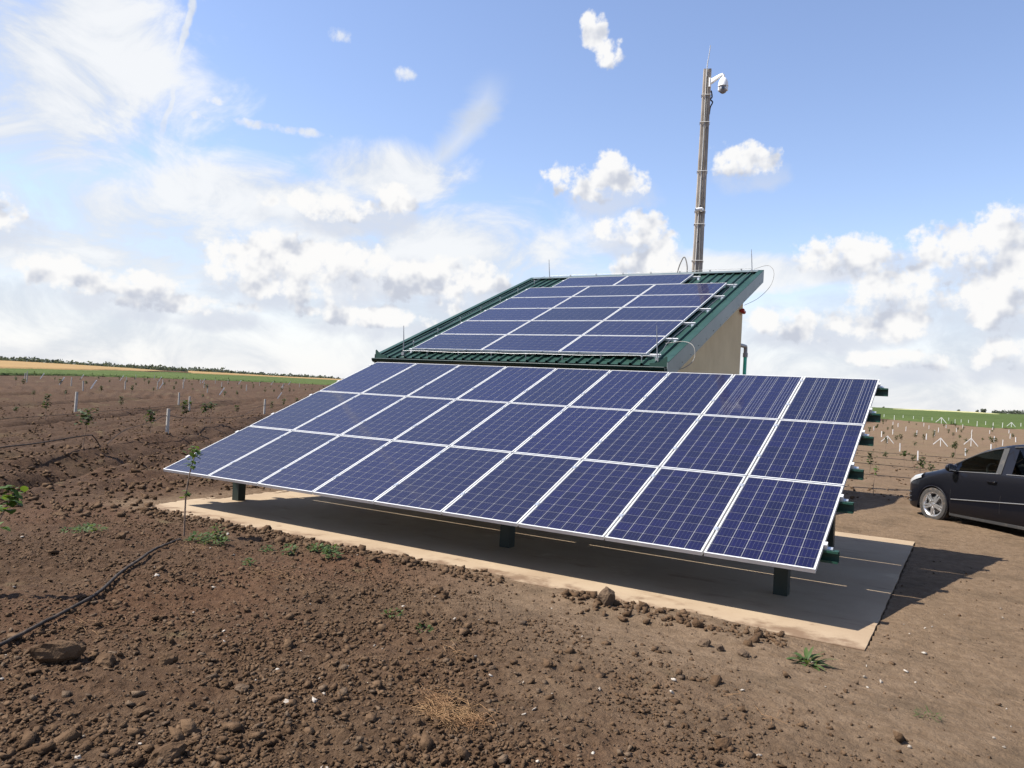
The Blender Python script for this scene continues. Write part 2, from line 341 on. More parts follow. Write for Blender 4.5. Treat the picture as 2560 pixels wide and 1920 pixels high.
def cell_material(name, bus_w, bus_mix):
    m = bpy.data.materials.new(name); m.use_nodes = True; N, L = nodes_of(m); b = N['Principled BSDF']
    b.inputs['Roughness'].default_value = 0.42; b.inputs['Specular IOR Level'].default_value = 0.25
    b.inputs['Coat Weight'].default_value = 0.55; b.inputs['Coat Roughness'].default_value = 0.045; b.inputs['Coat IOR'].default_value = 1.38
    tc = N.new('ShaderNodeTexCoord'); uv = N.new('ShaderNodeUVMap'); uv.uv_map = 'UVMap'
    sp = N.new('ShaderNodeSeparateXYZ'); L.new(uv.outputs[0], sp.inputs[0])
    def ma(op, a, c):
        n = N.new('ShaderNodeMath'); n.operation = op
        for i, v in enumerate((a, c)):
            if isinstance(v, float): n.inputs[i].default_value = v
            else: L.new(v, n.inputs[i])
        return n.outputs[0]
    fr = ma('FRACT', ma('MULTIPLY', sp.outputs[0], 4.0), 0.0)
    line = ma('LESS_THAN', ma('ABSOLUTE', ma('SUBTRACT', fr, 0.5), 0.0), bus_w)
    vo = N.new('ShaderNodeTexVoronoi'); L.new(tc.outputs['Object'], vo.inputs['Vector']); vo.inputs['Scale'].default_value = 60
    info = N.new('ShaderNodeObjectInfo')
    mx0 = N.new('ShaderNodeMix'); mx0.data_type = 'RGBA'
    bw = N.new('ShaderNodeSeparateColor'); L.new(vo.outputs['Color'], bw.inputs[0]); L.new(bw.outputs[0], mx0.inputs[0])
    mx0.inputs[6].default_value = (0.0019, 0.0015, 0.0190, 1); mx0.inputs[7].default_value = (0.0036, 0.0028, 0.0330, 1)
    hv = N.new('ShaderNodeHueSaturation'); L.new(mx0.outputs[2], hv.inputs['Color'])
    L.new(ma('MULTIPLY_ADD', info.outputs['Random'], 0.45), hv.inputs['Value']); hv.inputs['Value'].links[0].from_node.inputs[2].default_value = 0.8
    mx = N.new('ShaderNodeMix'); mx.data_type = 'RGBA'; L.new(ma('MULTIPLY', line, bus_mix), mx.inputs[0])
    L.new(hv.outputs[0], mx.inputs[6]); mx.inputs[7].default_value = (0.24, 0.24, 0.27, 1)
    L.new(mx.outputs[2], b.inputs['Base Color'])
    return m
M['cell'] = cell_material('solar_cell', 0.016, 0.40)
M['cell_bus'] = cell_material('solar_cell_silver_bars', 0.042, 0.85)

# ------------------------------------------------------------------ terrain
def _hash(ix, iy, seed):
    n = (ix.astype(np.int64) * 374761393 + iy.astype(np.int64) * 668265263 + seed * 974711) & 0xffffffff
    n = ((n ^ (n >> 13)) * 1274126177) & 0xffffffff
    return ((n ^ (n >> 16)) & 0xffff) / 65535.0
def vnoise(x, y, seed=0):
    """gradient noise, about -0.7 .. 0.7"""
    ix = np.floor(x); iy = np.floor(y); fx = x - ix; fy = y - iy
    ux = fx * fx * fx * (fx * (fx * 6 - 15) + 10); uy = fy * fy * fy * (fy * (fy * 6 - 15) + 10)
    def g(i, j):
        a = _hash(ix + i, iy + j, seed) * 2 * np.pi
        return np.cos(a) * (fx - i) + np.sin(a) * (fy - j)
    return (g(0, 0) * (1 - ux) + g(1, 0) * ux) * (1 - uy) + (g(0, 1) * (1 - ux) + g(1, 1) * ux) * uy
def fbm(x, y, seed=0, octv=4, gain=0.5):
    s = 0; a = 1.0
    for k in range(octv):
        s = s + a * vnoise(x * 2 ** k + 17.3 * k, y * 2 ** k - 9.1 * k, seed + k); a *= gain
    return s
def lumps(x, y, seed):
    """rounded lumps with sharp joints between them (cell noise): 0 in the joints, 1 on top"""
    ix = np.floor(x); iy = np.floor(y); f1 = np.full(np.shape(x), 9.0); f2 = np.full(np.shape(x), 9.0); hh = np.zeros(np.shape(x))
    for i in (-1, 0, 1):
        for j in (-1, 0, 1):
            px = ix + i + _hash(ix + i, iy + j, seed); py = iy + j + _hash(ix + i, iy + j, seed + 5)
            d = (px - x) ** 2 + (py - y) ** 2; near = d < f1
            f2 = np.where(near, f1, np.minimum(f2, d)); hh = np.where(near, _hash(ix + i, iy + j, seed + 9), hh); f1 = np.where(near, d, f1)
    e = np.clip((np.sqrt(f2) - np.sqrt(f1)) * 2.2, 0, 1)
    return e * (2 - e) * hh
def sstep(a, b, x):
    t = np.clip((x - a) / (b - a), 0, 1); return t * t * (3 - 2 * t)
ROW_N = np.array([0.785, 0.62]); ROW_D = np.array([-0.62, 0.785])
SX0, SX1, SY0, SY1 = -0.11, 9.55, -0.35, 6.03
def masks(x, y):
    wob = 0.5 * fbm(x * 0.5, y * 0.5, 31, 3)
    d = ((x - 5.3) * 2.6 + (y + 0.75) * 3.8) / 4.60 + wob
    pack = sstep(-1.0, 1.3, d) * sstep(-1.6, 1.8, x - 4.6)          # front right: trodden earth
    side = sstep(9.0, 9.8, x + 0.3 * wob) * sstep(-4.5, -1.5, y)
    back = sstep(5.5, 7.0, y) * sstep(-2, 1, x)
    pack = np.maximum(np.maximum(pack, side), back) * (1 - sstep(10.9, 12.0, y + 0.5 * wob - 0.35 * (x - 9)) * 0.80)
    near = sstep(-0.9, -0.2, x) * sstep(-0.9, -0.4, y)
    pack = np.maximum(pack, near * 0.8)
    return np.clip(pack, 0, 1)
def terrain(x, y, detail=True):
    x = np.asarray(x, float); y = np.asarray(y, float)
    r = np.hypot(x - CAM[0], y - CAM[1]); az = np.degrees(np.arctan2(-(x - CAM[0]), y - CAM[1]))
    fa = 1 + 0.3 * np.clip((20 - az) / 20, 0, 1)
    far = fa * 0.009 * (np.clip(r, 50, 480) - 50) - 0.006 * np.clip(r - 480, 0, None)
    h = far + 0.6 * fbm(x / 90, y / 90, 3, 2) * sstep(60, 200, r)
    mound = 0.15 * sstep(-0.75, -2.6, y) * (1 - 0.5 * sstep(8.0, 10.5, x)) * sstep(-25, 0, x) * sstep(-40, -8, y)
    h = h + mound - 0.004 * sstep(8.6, 9.6, x) * sstep(-1.2, 0.4, y) * (1 - sstep(14, 20, y)) - 0.012 * sstep(5.5, 6.5, y) * sstep(-1, 0, x) * (1 - sstep(14, 20, y))
    # berm along the slab front, left part
    h = h + 0.035 * np.exp(-((y + 0.85 + 0.12 * fbm(x * 0.7, y * 0, 8, 2)) / 0.30) ** 2) * sstep(0.6, 1.8, x) * (1 - sstep(5.6, 6.6, x))
    h = h + 0.035 * np.exp(-((y + 0.78 + (x - 8) * 0.18) / 0.18) ** 2) * sstep(6.6, 7.2, x) * (1 - sstep(8.9, 9.2, x))
    # soil ridge behind, by the car
    h = h + 0.10 * np.exp(-((y - 11.9 + 0.2 * (x - 9)) / 0.45) ** 2) * sstep(5, 7, x) * (1 - sstep(9.4, 11.5, x))
    # furrows beside the planted rows of the left block
    pc = x * ROW_N[0] + y * ROW_N[1]; lft = 0.9 * sstep(-0.8, -2.2, x) * (1 - sstep(60, 110, r))
    k = np.round((pc + 3.5) / 6.0); dd = pc + 3.5 - 6.0 * k
    sw = 0.25 * fbm(x * 0.25, y * 0.25, 44, 2)
    furrow = 0.17 * np.exp(-((dd - 0.1 + sw) / 0.40) ** 2) - 0.24 * np.exp(-((dd - 0.9 + sw) / 0.30) ** 2) + 0.07 * np.exp(-((dd - 1.6 + sw) / 0.35) ** 2)
    furrow = furrow + 0.05 * np.sin(pc * 2 * np.pi / 0.75 + 3 * fbm(x * 0.2, y * 0.2, 71, 2))
    h = h + furrow * lft
    pack = masks(x, y); till = 1 - pack
    if detail:
        f = 1 - sstep(25, 60, r)
        h = h + till * 0.055 * fbm(x * 0.9, y * 0.9, 5, 3) + pack * 0.018 * fbm(x * 1.1, y * 1.1, 6, 3)
        wx = x + 0.05 * fbm(x * 5, y * 5, 81, 2); wy = y + 0.05 * fbm(x * 5, y * 5, 82, 2)
        patch = sstep(-0.35, 0.35, fbm(x * 0.8, y * 0.8, 91, 3))
        amp = f * (till * (0.45 + 0.55 * patch) + 0.10 * pack)
        h = h + amp * (0.014 * lumps(wx * 3.6, wy * 3.6, 21) * patch + 0.005 * lumps(wx * 12, wy * 12, 22) + 0.009 * lumps(wx * 27, wy * 27, 23) + 0.034 * np.abs(fbm(x * 6, y * 6, 24, 4, 0.62)) + 0.018 * fbm(x * 11, y * 11, 26, 3, 0.6))
        h = h + f * pack * 0.010 * fbm(x * 6, y * 14, 25, 4)
    # under the slab: the sheet drops away; along its front some soil lies on the slab
    spill = 0.03 + 0.09 * (0.5 + fbm(x * 1.3, y * 0 + 2.0, 61, 3)) * (1 - 0.5 * sstep(7, 9, x)); spl = 0.05 + 0.22 * (0.5 + fbm(y * 1.1, y * 0, 62, 3))
    df = y - SY0; dl = x - SX0; dr = SX1 - x; db = SY1 - y
    h = np.where((dr < 0.6) & (dr > -1.2) & (df > -0.1) & (db > -0.6), np.minimum(h, -0.010 + 0.10 * np.clip(-dr - 0.05, 0, 1) + 0.10 * np.clip(-db, 0, 1)), h)
    ins = (df > -0.2) & (dl > -0.2) & (dr > 0) & (db > 0)
    spr = 0.012 + 0.06 * np.clip(0.25 + fbm(y * 1.7, y * 0 + 5.0, 63, 3), 0, 1) + 0.03 * sstep(1.2, -0.3, y)
    edge = np.minimum(np.minimum(df / spill, dl / spl), np.minimum(dr, db) * 1000 + 1.6)
    cover = np.clip(1 - edge, -8, 1.6)
    hin = np.where(cover > 0, np.minimum(h, 0.02 + 0.05 * cover + np.minimum(h, 0.08) * np.clip(cover, 0, 1)), 0.0) + 0.05 * np.clip(cover, -8, 0)
    hin = np.maximum(hin, -0.25)
    return np.where(ins, hin, h)
def gz(x, y): return float(terrain(np.array([x]), np.array([y]))[0])

def build_ground():
    a0, a1 = 30.67 - 43, 30.67 + 43
    fine = np.arange(a0, a1, 0.125); coarse = np.arange(a1, a0 + 360, 4.0)
    az = np.radians(np.concatenate([fine, coarse])); n = len(az)
    rs = [0.3]
    while rs[-1] < 2500:
        r = rs[-1]
        st = 0.12 if r < 2.2 else max(0.011, 0.0031 * r) if r < 9 else 0.0065 * r if r < 20 else 0.014 * r if r < 60 else 0.04 * r
        rs.append(r + st)
    rs = np.array(rs); m = len(rs)
    AZ, RR = np.meshgrid(az, rs)
    x = (CAM[0] - np.sin(AZ) * RR).ravel(); y = (CAM[1] + np.cos(AZ) * RR).ravel()
    z = terrain(x, y)
    v = np.stack([x, y, z], 1)
    i = np.arange(m - 1)[:, None]; j = np.arange(n)[None]; j2 = (j + 1) % n
    q = np.stack([i * n + j, (i + 1) * n + j, (i + 1) * n + j2, i * n + j2], -1).reshape(-1, 4)[:, ::-1]
    pc = x * ROW_N[0] + y * ROW_N[1]; r = np.hypot(x - CAM[0], y - CAM[1])
    dry = sstep(0.25, 0.6, fbm(x * 0.35, y * 0.35, 55, 4)) * sstep(14, 22, r) * 0.22
    dry = np.maximum(dry, sstep(0.45, 0.75, fbm(x * 1.7, y * 1.7, 56, 3)) * 0.5 * (1 - masks(x, y)))
    dry = np.maximum(dry, 0.35 * sstep(20, 26, y) * sstep(0, 3, x) * sstep(0.0, 0.5, fbm(x * 0.5, y * 1.5, 57, 3)))
    me = np_mesh('ground', v, q, M['soil'], True, {'pack': masks(x, y), 'dry': dry, 'moist': np.clip(0.80 * sstep(0.5, -3.0, x) + 0.40 * sstep(6.5, 3.0, x + 0.6 * y + 1.5) * sstep(-0.4, -0.9, y) + 0.5 * fbm(x * 0.3, y * 0.3, 58, 3) * (x < 7), 0, 0.92) * (1 - masks(x, y))})
    tag(inst('ground', me), kind='structure')
build_ground()

# green crop and ripe wheat beyond the orchard, each a raised sheet with its own edge
def field_sheet(name, az0, az1, rin, rout, lift, material, rough_amp, na=260, nr=70):
    az = np.linspace(az0, az1, na); ri = np.interp(az, *zip(*rin)); ro = np.interp(az, *zip(*rout))
    t = np.linspace(0, 1, nr) ** 1.5
    A = np.radians(az)[None, :] + 0 * t[:, None]; RR = ri[None] + (ro - ri)[None] * t[:, None]
    RR = RR + 1.5 * fbm(A * 200, A * 0, 15, 3) * (t[:, None] == 0)
    x = CAM[0] - np.sin(A) * RR; y = CAM[1] + np.cos(A) * RR
    z = terrain(x, y, False) + lift * np.clip(t * 60, 0.02, 1)[:, None] + rough_amp * (fbm(x * 0.9, y * 0.9, 14, 3) + 0.8 * (RNG.random(x.shape) - 0.5))
    n = na; i = np.arange(nr - 1)[:, None]; j = np.arange(na - 1)[None]
    q = np.stack([i * n + j, i * n + j + 1, (i + 1) * n + j + 1, (i + 1) * n + j], -1).reshape(-1, 4)
    o = inst(name, np_mesh(name, np.stack([x, y, z], -1).reshape(-1, 3), q[:, ::-1], material, True))
    return tag(o, kind='structure')
M['green_field'] = mat('green_crop', (0.050, 0.072, 0.018), 0.9, spec=0.1, noise=(0.05, (0.064, 0.088, 0.024), 0.35, 0.65), bump=(1.2, 1.0, 0.5))
M['wheat'] = mat('ripe_wheat', (0.25, 0.160, 0.066), 0.9, spec=0.15, noise=(0.03, (0.22, 0.14, 0.058), 0.4, 0.65), bump=(1.0, 0.7, 0.3))
M['pale_field'] = mat('pale_field', (0.36, 0.34, 0.17), 0.9, spec=0.15, noise=(0.03, (0.30, 0.29, 0.15), 0.4, 0.65))
GREEN_L = [(40, 205), (47.5, 190), (52.5, 168), (57, 155), (60.8, 136), (64.2, 117), (80, 95)]
field_sheet('green_field', 38, 80, GREEN_L, [(38, 420), (48, 400), (53, 330), (57, 250), (61, 195), (64.2, 168), (80, 120)], 0.30, M['green_field'], 0.10)
field_sheet('green_field', -40, 14, [(-40, 125), (-2.8, 118), (-0.8, 116), (1.6, 124), (5.1, 137), (14, 150)], [(-40, 520), (14, 520)], 0.30, M['green_field'], 0.10)
field_sheet('wheat_field', 53.2, 80, [(53.2, 336), (57, 255), (61, 200), (64.2, 173), (80, 125)], [(53.2, 345), (57, 430), (80, 465)], 0.55, M['wheat'], 0.05)
field_sheet('wheat_field', 42, 53.4, [(42, 425), (48, 404), (53.4, 360)], [(42, 470), (53.4, 480)], 0.55, M['wheat'], 0.05, 80, 30)
field_sheet('pale_field', -1.5, 4.5, [(-1.5, 395), (4.5, 380)], [(-1.5, 396), (2.0, 470), (4.5, 384)], 0.50, M['pale_field'], 0.05, 40, 16)

# ------------------------------------------------------------------ slab
def slab():
    m = bpy.data.materials.new('slab_concrete'); m.use_nodes = True; N, L = nodes_of(m); b = N['Principled BSDF']
    b.inputs['Roughness'].default_value = 0.85; b.inputs['Specular IOR Level'].default_value = 0.25
    tc = N.new('ShaderNodeTexCoord')
    def noise(s, det, stretch=(1, 1, 1)):
        mp = N.new('ShaderNodeMapping'); mp.inputs['Scale'].default_value = stretch; L.new(tc.outputs['Object'], mp.inputs[0])
        n = N.new('ShaderNodeTexNoise'); L.new(mp.outputs[0], n.inputs['Vector']); n.inputs['Scale'].default_value = s; n.inputs['Detail'].default_value = det; n.inputs['Roughness'].default_value = 0.62; return n.outputs[0]
    def mix(src, lo, hi, a, c):
        r = N.new('ShaderNodeMapRange'); r.interpolation_type = 'SMOOTHSTEP'; L.new(src, r.inputs[0]); r.inputs[1].default_value = lo; r.inputs[2].default_value = hi
        x = N.new('ShaderNodeMix'); x.data_type = 'RGBA'; L.new(r.outputs[0], x.inputs[0])
        for i, v in ((6, a), (7, c)):
            if isinstance(v, tuple): x.inputs[i].default_value = (*v, 1)
            else: L.new(v, x.inputs[i])
        return x.outputs[2]
    c = mix(noise(0.9, 6), 0.35, 0.68, (0.315, 0.240, 0.160), (0.262, 0.190, 0.122))
    c = mix(noise(2.2, 7, (0.5, 1.3, 1)), 0.56, 0.72, c, (0.205, 0.136, 0.083))
    c = mix(noise(1.5, 5), 0.60, 0.74, c, (0.37, 0.285, 0.19))
    c = mix(noise(25, 4), 0.6, 0.8, c, (0.215, 0.148, 0.092))
    sp = N.new('ShaderNodeSeparateXYZ'); L.new(tc.outputs['Object'], sp.inputs[0])
    ed = N.new('ShaderNodeMapRange'); L.new(sp.outputs[1], ed.inputs[0]); ed.inputs[1].default_value = SY0 + 0.55; ed.inputs[2].default_value = SY0; ed.inputs[3].default_value = 0.0; ed.inputs[4].default_value = 0.30
    sm_ = N.new('ShaderNodeMath'); sm_.operation = 'ADD'; L.new(ed.outputs[0], sm_.inputs[0]); L.new(noise(3.5, 8), sm_.inputs[1])
    c = mix(sm_.outputs[0], 0.62, 0.86, c, (0.150, 0.096, 0.058))
    L.new(c, b.inputs['Base Color'])
    bp = N.new('ShaderNodeBump'); bp.inputs['Strength'].default_value = 0.35; bp.inputs['Distance'].default_value = 0.006
    L.new(noise(60, 8), bp.inputs['Height']); L.new(bp.outputs[0], b.inputs['Normal'])
    s = MB()
    # edge worn a little: outline with small irregularities
    pts = []
    for (xa, ya), (xb, yb) in (((SX0, SY0), (SX1, SY0)), ((SX1, SY0), (SX1, SY1)), ((SX1, SY1), (SX0, SY1)), ((SX0, SY1), (SX0, SY0))):
        for t in np.linspace(0, 1, 40)[:-1]:
            pts.append((xa + (xb - xa) * t + random.uniform(-.006, .006), ya + (yb - ya) * t + random.uniform(-.006, .006)))
    s.prism(pts, 0.16, 'Z', -0.16)
    o = s.obj('concrete_slab', m); tag(o, kind='structure')
slab()

# ------------------------------------------------------------------ clods and pebbles
def ico(sub):
    import bmesh
    bm = bmesh.new(); bmesh.ops.create_icosphere(bm, subdivisions=sub, radius=1.0)
    v = np.array([p.co[:] for p in bm.verts]); f = np.array([[q.index for q in t.verts] for t in bm.faces]); bm.free(); return v, f
ICO1, ICO2, ICO3 = ico(1), ico(2), ico(3)
CHIP = (np.array([(x, y, z) for x in (-.75, .75) for y in (-.75, .75) for z in (-.75, .75)]), np.array([(0, 1, 3), (0, 3, 2), (4, 6, 7), (4, 7, 5), (0, 4, 5), (0, 5, 1), (2, 3, 7), (2, 7, 6), (0, 2, 6), (0, 6, 4), (1, 5, 7), (1, 7, 3)]))
def scatter(n, sizes, base, flat, picker, sink, name, material, label, cat, seed):
    rg = np.random.default_rng(seed); bv, bf = base; xs, ys = picker(rg, n); n = len(xs)
    s = sizes(rg, n); z = terrain(xs, ys)
    jit = 1 + rg.normal(0, 0.16, (n, len(bv), 3)) + rg.normal(0, 0.20, (n, len(bv), 1)); sc3 = np.stack([rg.uniform(0.7, 1.6, n), rg.uniform(0.6, 1.2, n), rg.uniform(flat[0], flat[1], n)], 1)
    p = bv[None] * jit * sc3[:, None, :]
    # tilt and turn
    a = rg.uniform(0, 2 * np.pi, n); t = rg.normal(0, 0.5, n)
    ct, st = np.cos(t)[:, None], np.sin(t)[:, None]; p = np.stack([p[..., 0] * ct - p[..., 2] * st, p[..., 1], p[..., 0] * st + p[..., 2] * ct], -1)
    ca, sa = np.cos(a)[:, None], np.sin(a)[:, None]; p = np.stack([p[..., 0] * ca - p[..., 1] * sa, p[..., 0] * sa + p[..., 1] * ca, p[..., 2]], -1)
    p = p * s[:, None, None] + np.stack([xs, ys, z + s * sink], 1)[:, None, :]
    f = bf[None] + (np.arange(n) * len(bv))[:, None, None]
    me = np_mesh(name, p.reshape(-1, 3), f.reshape(-1, 3), material, False)
    return tag(inst(name, me), label, cat, kind='stuff')
def pick_view(rmin, rmax, want_pack, power=1.0):
    def f(rg, n):
        out = []; got = 0
        while got < n:
            k = n * 3; r = np.exp(rg.uniform(np.log(rmin), np.log(rmax), k)) if power == 1 else rmin + (rmax - rmin) * rg.random(k) ** power
            a = np.radians(rg.uniform(-8, 69, k)); x = CAM[0] - np.sin(a) * r; y = CAM[1] + np.cos(a) * r
            pk = masks(x, y); keep = rg.random(k) < (want_pack(pk, x, y))
            keep &= ~((x > SX0 + .1) & (x < SX1 + .02) & (y > SY0 + .04 + .12 * rg.random(k)) & (y < SY1))
            keep &= ~((x > -0.4) & (x < 6.2) & (y > 4.8) & (y < 11.3))
            out.append(np.stack([x[keep], y[keep]], 1)); got += keep.sum()
        o = np.concatenate(out)[:n]; return o[:, 0], o[:, 1]
    return f
def patchy(x, y): return 0.15 + 0.85 * sstep(-0.3, 0.4, fbm(x * 0.9, y * 0.9, 91, 3))
tilled = lambda pk, x, y: (1 - pk) * patchy(x, y) + 0.018 * pk
scatter(30000, lambda g, n: np.clip(g.lognormal(np.log(0.0060), 0.45, n), 0.0025, 0.020), CHIP, (0.4, 0.9), pick_view(2.6, 11, tilled), 0.35, 'small_clods', M['clod'], 'loose small brown clods strewn over tilled soil', 'clods', 3)
scatter(4200, lambda g, n: np.clip(g.lognormal(np.log(0.0110), 0.48, n), 0.005, 0.040), CHIP, (0.4, 0.8), pick_view(2.8, 13, tilled), 0.30, 'soil_clods', M['clod'], 'fist sized brown soil clods over the tilled ground', 'clods', 4)
scatter(6000, lambda g, n: np.clip(g.lognormal(np.log(0.0070), 0.45, n), 0.003, 0.024), CHIP, (0.4, 0.85), pick_view(2.8, 12, lambda pk, x, y: 0.16 * pk * patchy(x, y) + 0.7 * (1 - pk)), 0.35, 'grey_clods', M['clod_grey'], 'paler dry crumbs of soil over the ground', 'clods', 5)
scatter(9000, lambda g, n: np.clip(g.lognormal(np.log(0.024), 0.40, n), 0.012, 0.06), CHIP, (0.45, 0.8), pick_view(11, 45, lambda pk, x, y: (1 - pk) * patchy(x, y)), 0.30, 'field_clods', M['clod'], 'brown clods on the ploughed orchard floor', 'clods', 6)
scatter(170, lambda g, n: np.clip(g.lognormal(np.log(0.0085), 0.40, n), 0.004, 0.022), ICO2, (0.35, 0.7), pick_view(2.6, 10, lambda pk, x, y: 0.55 + 0 * pk), 0.5, 'white_pebbles', M['pebble'], 'small white pebbles and shell bits scattered on the soil', 'pebbles', 7)
def crumbs(rg, n):
    x = rg.uniform(0.3, 9.0, n); y = -0.55 + 0.16 * rg.normal(size=n) - 0.06 * np.clip(x - 7, 0, 2); k = (x < 6.2) | (x > 6.9); return x[k], y[k]
scatter(1600, lambda g, n: np.clip(g.lognormal(np.log(0.014), 0.5, n), 0.005, 0.05), CHIP, (0.5, 0.9), crumbs, 0.35, 'berm_crumbs', M['clod'], 'crumbled soil lying along the front edge of slab', 'clods', 8)

def big_clod(x, y, size, sc3, rz, label, seed, material='clod', up=0.45, tilt=0.0):
    rg = np.random.default_rng(seed); v, f = ICO3; p = v.copy()
    for k in range(16):     # knock flat facets off
        d = rg.normal(size=3); d /= np.linalg.norm(d); c = rg.uniform(0.58, 0.86); e = p @ d - c; p = p - np.clip(e, 0, None)[:, None] * d * 0.92
    p = p * (1 + 0.16 * fbm(p[:, 0] * 4 + seed, p[:, 1] * 3 + p[:, 2] * 2, seed, 3))[:, None] * np.array(sc3) * size
    me = np_mesh('soil_clod', p, f, M[material], True); me.set_sharp_from_angle(angle=R(14))
    o = inst('soil_clod', me, None, (x, y, gz(x, y) + size * sc3[2] * up), (0, tilt, rz))
    return tag(o, label, 'clod', 'large soil clods')
for i, a in enumerate([
    (7.42, -0.66, 0.115, (1, .8, .95), 0.4, 'biggest round brown clod standing beside the slab edge', 'clod_grey', 0.62),
    (5.60, -4.62, 0.125, (1.30, .75, .66), 0.9, 'large flat-topped grey-brown clod below the black hose', 'clod', 0.62),
    (5.86, -4.46, 0.07, (1.2, .8, .7), 0.2, 'clod just behind the large flat-topped clod near the hose', 'clod', 0.4),
    (7.16, -4.98, 0.08, (1.2, .9, .7), 1.2, 'broad clod at the very bottom edge left of straw clump', 'clod', 0.3),
    (5.36, -4.60, 0.075, (1.1, .9, .6), 2.0, 'clod touching the outer side of the large flat-topped clod', 'clod', 0.4),
    (8.49, -1.20, 0.060, (1, .9, .75), 0.5, 'rounded clod in the short row before the slab corner', 'clod_grey', 0.5),
    (8.62, -1.24, 0.050, (1.1, .8, .7), 1.5, 'smaller rounded clod of the row before the slab corner', 'clod_grey', 0.5),
    (8.80, -1.24, 0.055, (1.2, .8, .6), 2.2, 'last clod of the short row nearest the green weed', 'clod_grey', 0.45),
    (7.70, -0.94, 0.050, (1.1, .8, .7), 0.0, 'small clod at the foot of the biggest round clod', 'clod', 0.4),
    (6.10, -1.46, 0.062, (1, .9, .9), 0.8, 'dark lump at the front corner of the tilled berm', 'clod', 0.5),
    (6.24, -1.55, 0.045, (1, .9, .8), 1.9, 'smaller dark lump beside the tilled berm corner', 'clod', 0.5),
    (2.95, -1.30, 0.060, (1, .9, .9), 1.0, 'dark square clod on the berm beside the weeds', 'clod', 0.55),
    (0.74, -1.89, 0.085, (1.3, .8, .5), 0.4, 'flat dark clod alone left of the pale slab corner', 'clod', 0.4),
    (2.58, -2.26, 0.055, (.9, .9, .9), 0.3, 'small dark cube-like clod behind the hose', 'clod', 0.5),
    (6.72, -4.20, 0.050, (1.1, .9, .7), 0.3, 'dark stone-like clod in the middle of the tilled foreground', 'clod_grey', 0.4),
    (6.10, -4.22, 0.060, (1.2, .8, .7), 0.9, 'clod a hand to the side of the hose bend', 'clod', 0.4),
    (6.60, -4.72, 0.050, (1.0, .8, .7), 0.6, 'pointed clod midway between flat-topped clod and straw clump', 'clod', 0.4)]):
    big_clod(*a[:6], seed=100 + i, material=a[6], up=a[7])

# ------------------------------------------------------------------ solar panels
PW, PH, PT, GAP = 0.992, 1.650, 0.040, 0.020
FR = 0.016
CW, CH = 0.1520, 0.1566
GX = (PW - 2 * FR - 6 * CW) / 7.0; GYY = (PH - 2 * FR - 10 * CH) / 11.0
def with_uv(me, uvs):
    l = me.uv_layers.new(name='UVMap'); l.data.foreach_set('uv', np.asarray(uvs, np.float32).ravel()); return me
def cell_box(w, h):
    x, y, z0, z1 = w / 2, h / 2, 0.0, 0.0012; c = 0.004
    ring = [(-x + c, -y), (x - c, -y), (x, -y + c), (x, y - c), (x - c, y), (-x + c, y), (-x, y - c), (-x, -y + c)]
    v = [(a, b, z1) for a, b in ring] + [(a, b, z0) for a, b in ring]
    f = [tuple(range(8))] + [(8 + k, 8 + (k + 1) % 8, (k + 1) % 8, k) for k in range(8)]
    return v, f
def cells_mesh(name, centres, material, w=CW, h=CH, turn=False):
    v, f = cell_box(w, h); V = []; F = []; UV = []
    for cx, cy in centres:
        o = len(V); V += [(a + cx, b + cy, z) for a, b, z in v]; F += [tuple(o + i for i in q) for q in f]
        for q in f: UV += [((v[i][1] / h + .5) if turn else (v[i][0] / w + .5), (v[i][1] / h + .5)) for i in q]
    me = bpy.data.meshes.new(name); me.from_pydata(V, [], F); me.materials.append(material); me.update(); return with_uv(me, UV)
def centres(cols=range(6), rows=range(10)):
    return [(FR + GX + CW / 2 + i * (CW + GX), FR + GYY + CH / 2 + j * (CH + GYY)) for i in cols for j in rows]
def frame_mesh():
    m = MB(); e = 0.0015
    m.box(0, PW, 0, FR, -PT, 0); m.box(0, PW, PH - FR, PH, -PT, 0)
    m.box(0, FR, FR, PH - FR, -PT, -0.0002); m.box(PW - FR, PW, FR, PH - FR, -PT, -0.0002)
    return m.mesh('frame', M['white_metal'])
ME_FRAME = frame_mesh()
ME_BACK = MB().box(FR - 0.002, PW - FR + 0.002, FR - 0.002, PH - FR + 0.002, -0.010, -0.0055).mesh('backsheet', M['back'])
ME_CELL = cells_mesh('cell', [(0, 0)], M['cell']); ME_SHEET = cells_mesh('cell_sheet', centres(), M['cell'])
ME_SHEET_A = cells_mesh('cell_sheet', centres((0, 2, 4)), M['cell']); ME_SHEET_B = cells_mesh('cell_sheet', centres((1, 3, 5)), M['cell_bus'])
def solar_panel(parent, loc, rot, mode='sheet'):
    p = empty('solar_panel', loc, 0, parent); p.rotation_euler = rot
    inst('frame', ME_FRAME, p); inst('backsheet', ME_BACK, p)
    if mode == 'cells':
        for c in centres(): inst('cell', ME_CELL, p, (c[0], c[1], -0.0054))
    elif mode == 'bars':
        tag(inst('cell_sheet', ME_SHEET_A, p, (0, 0, -0.0054)), kind='stuff'); tag(inst('cell_sheet', ME_SHEET_B, p, (0, 0, -0.0054)), kind='stuff')
    else:
        tag(inst('cell_sheet', ME_SHEET, p, (0, 0, -0.0054)), kind='stuff')
    return p
TILT = R(21.99); H0 = 0.5154; cT, sT = math.cos(TILT), math.sin(TILT)
def apt(u, v, n=0.0): return (u, v * cT - n * sT, H0 + v * sT + n * cT)
clampm = MB(); clampm.box(-0.020, 0.020, -0.03, 0.03, -0.004, 0.006); clampm.box(-0.006, 0.006, -0.03, 0.03, -0.04, -0.004); clampm.lathe([(0.0, 0.012), (0.006, 0.012), (0.006, 0.006)], 8)
ME_CLAMP = clampm.mesh('clamp', M['alu'])
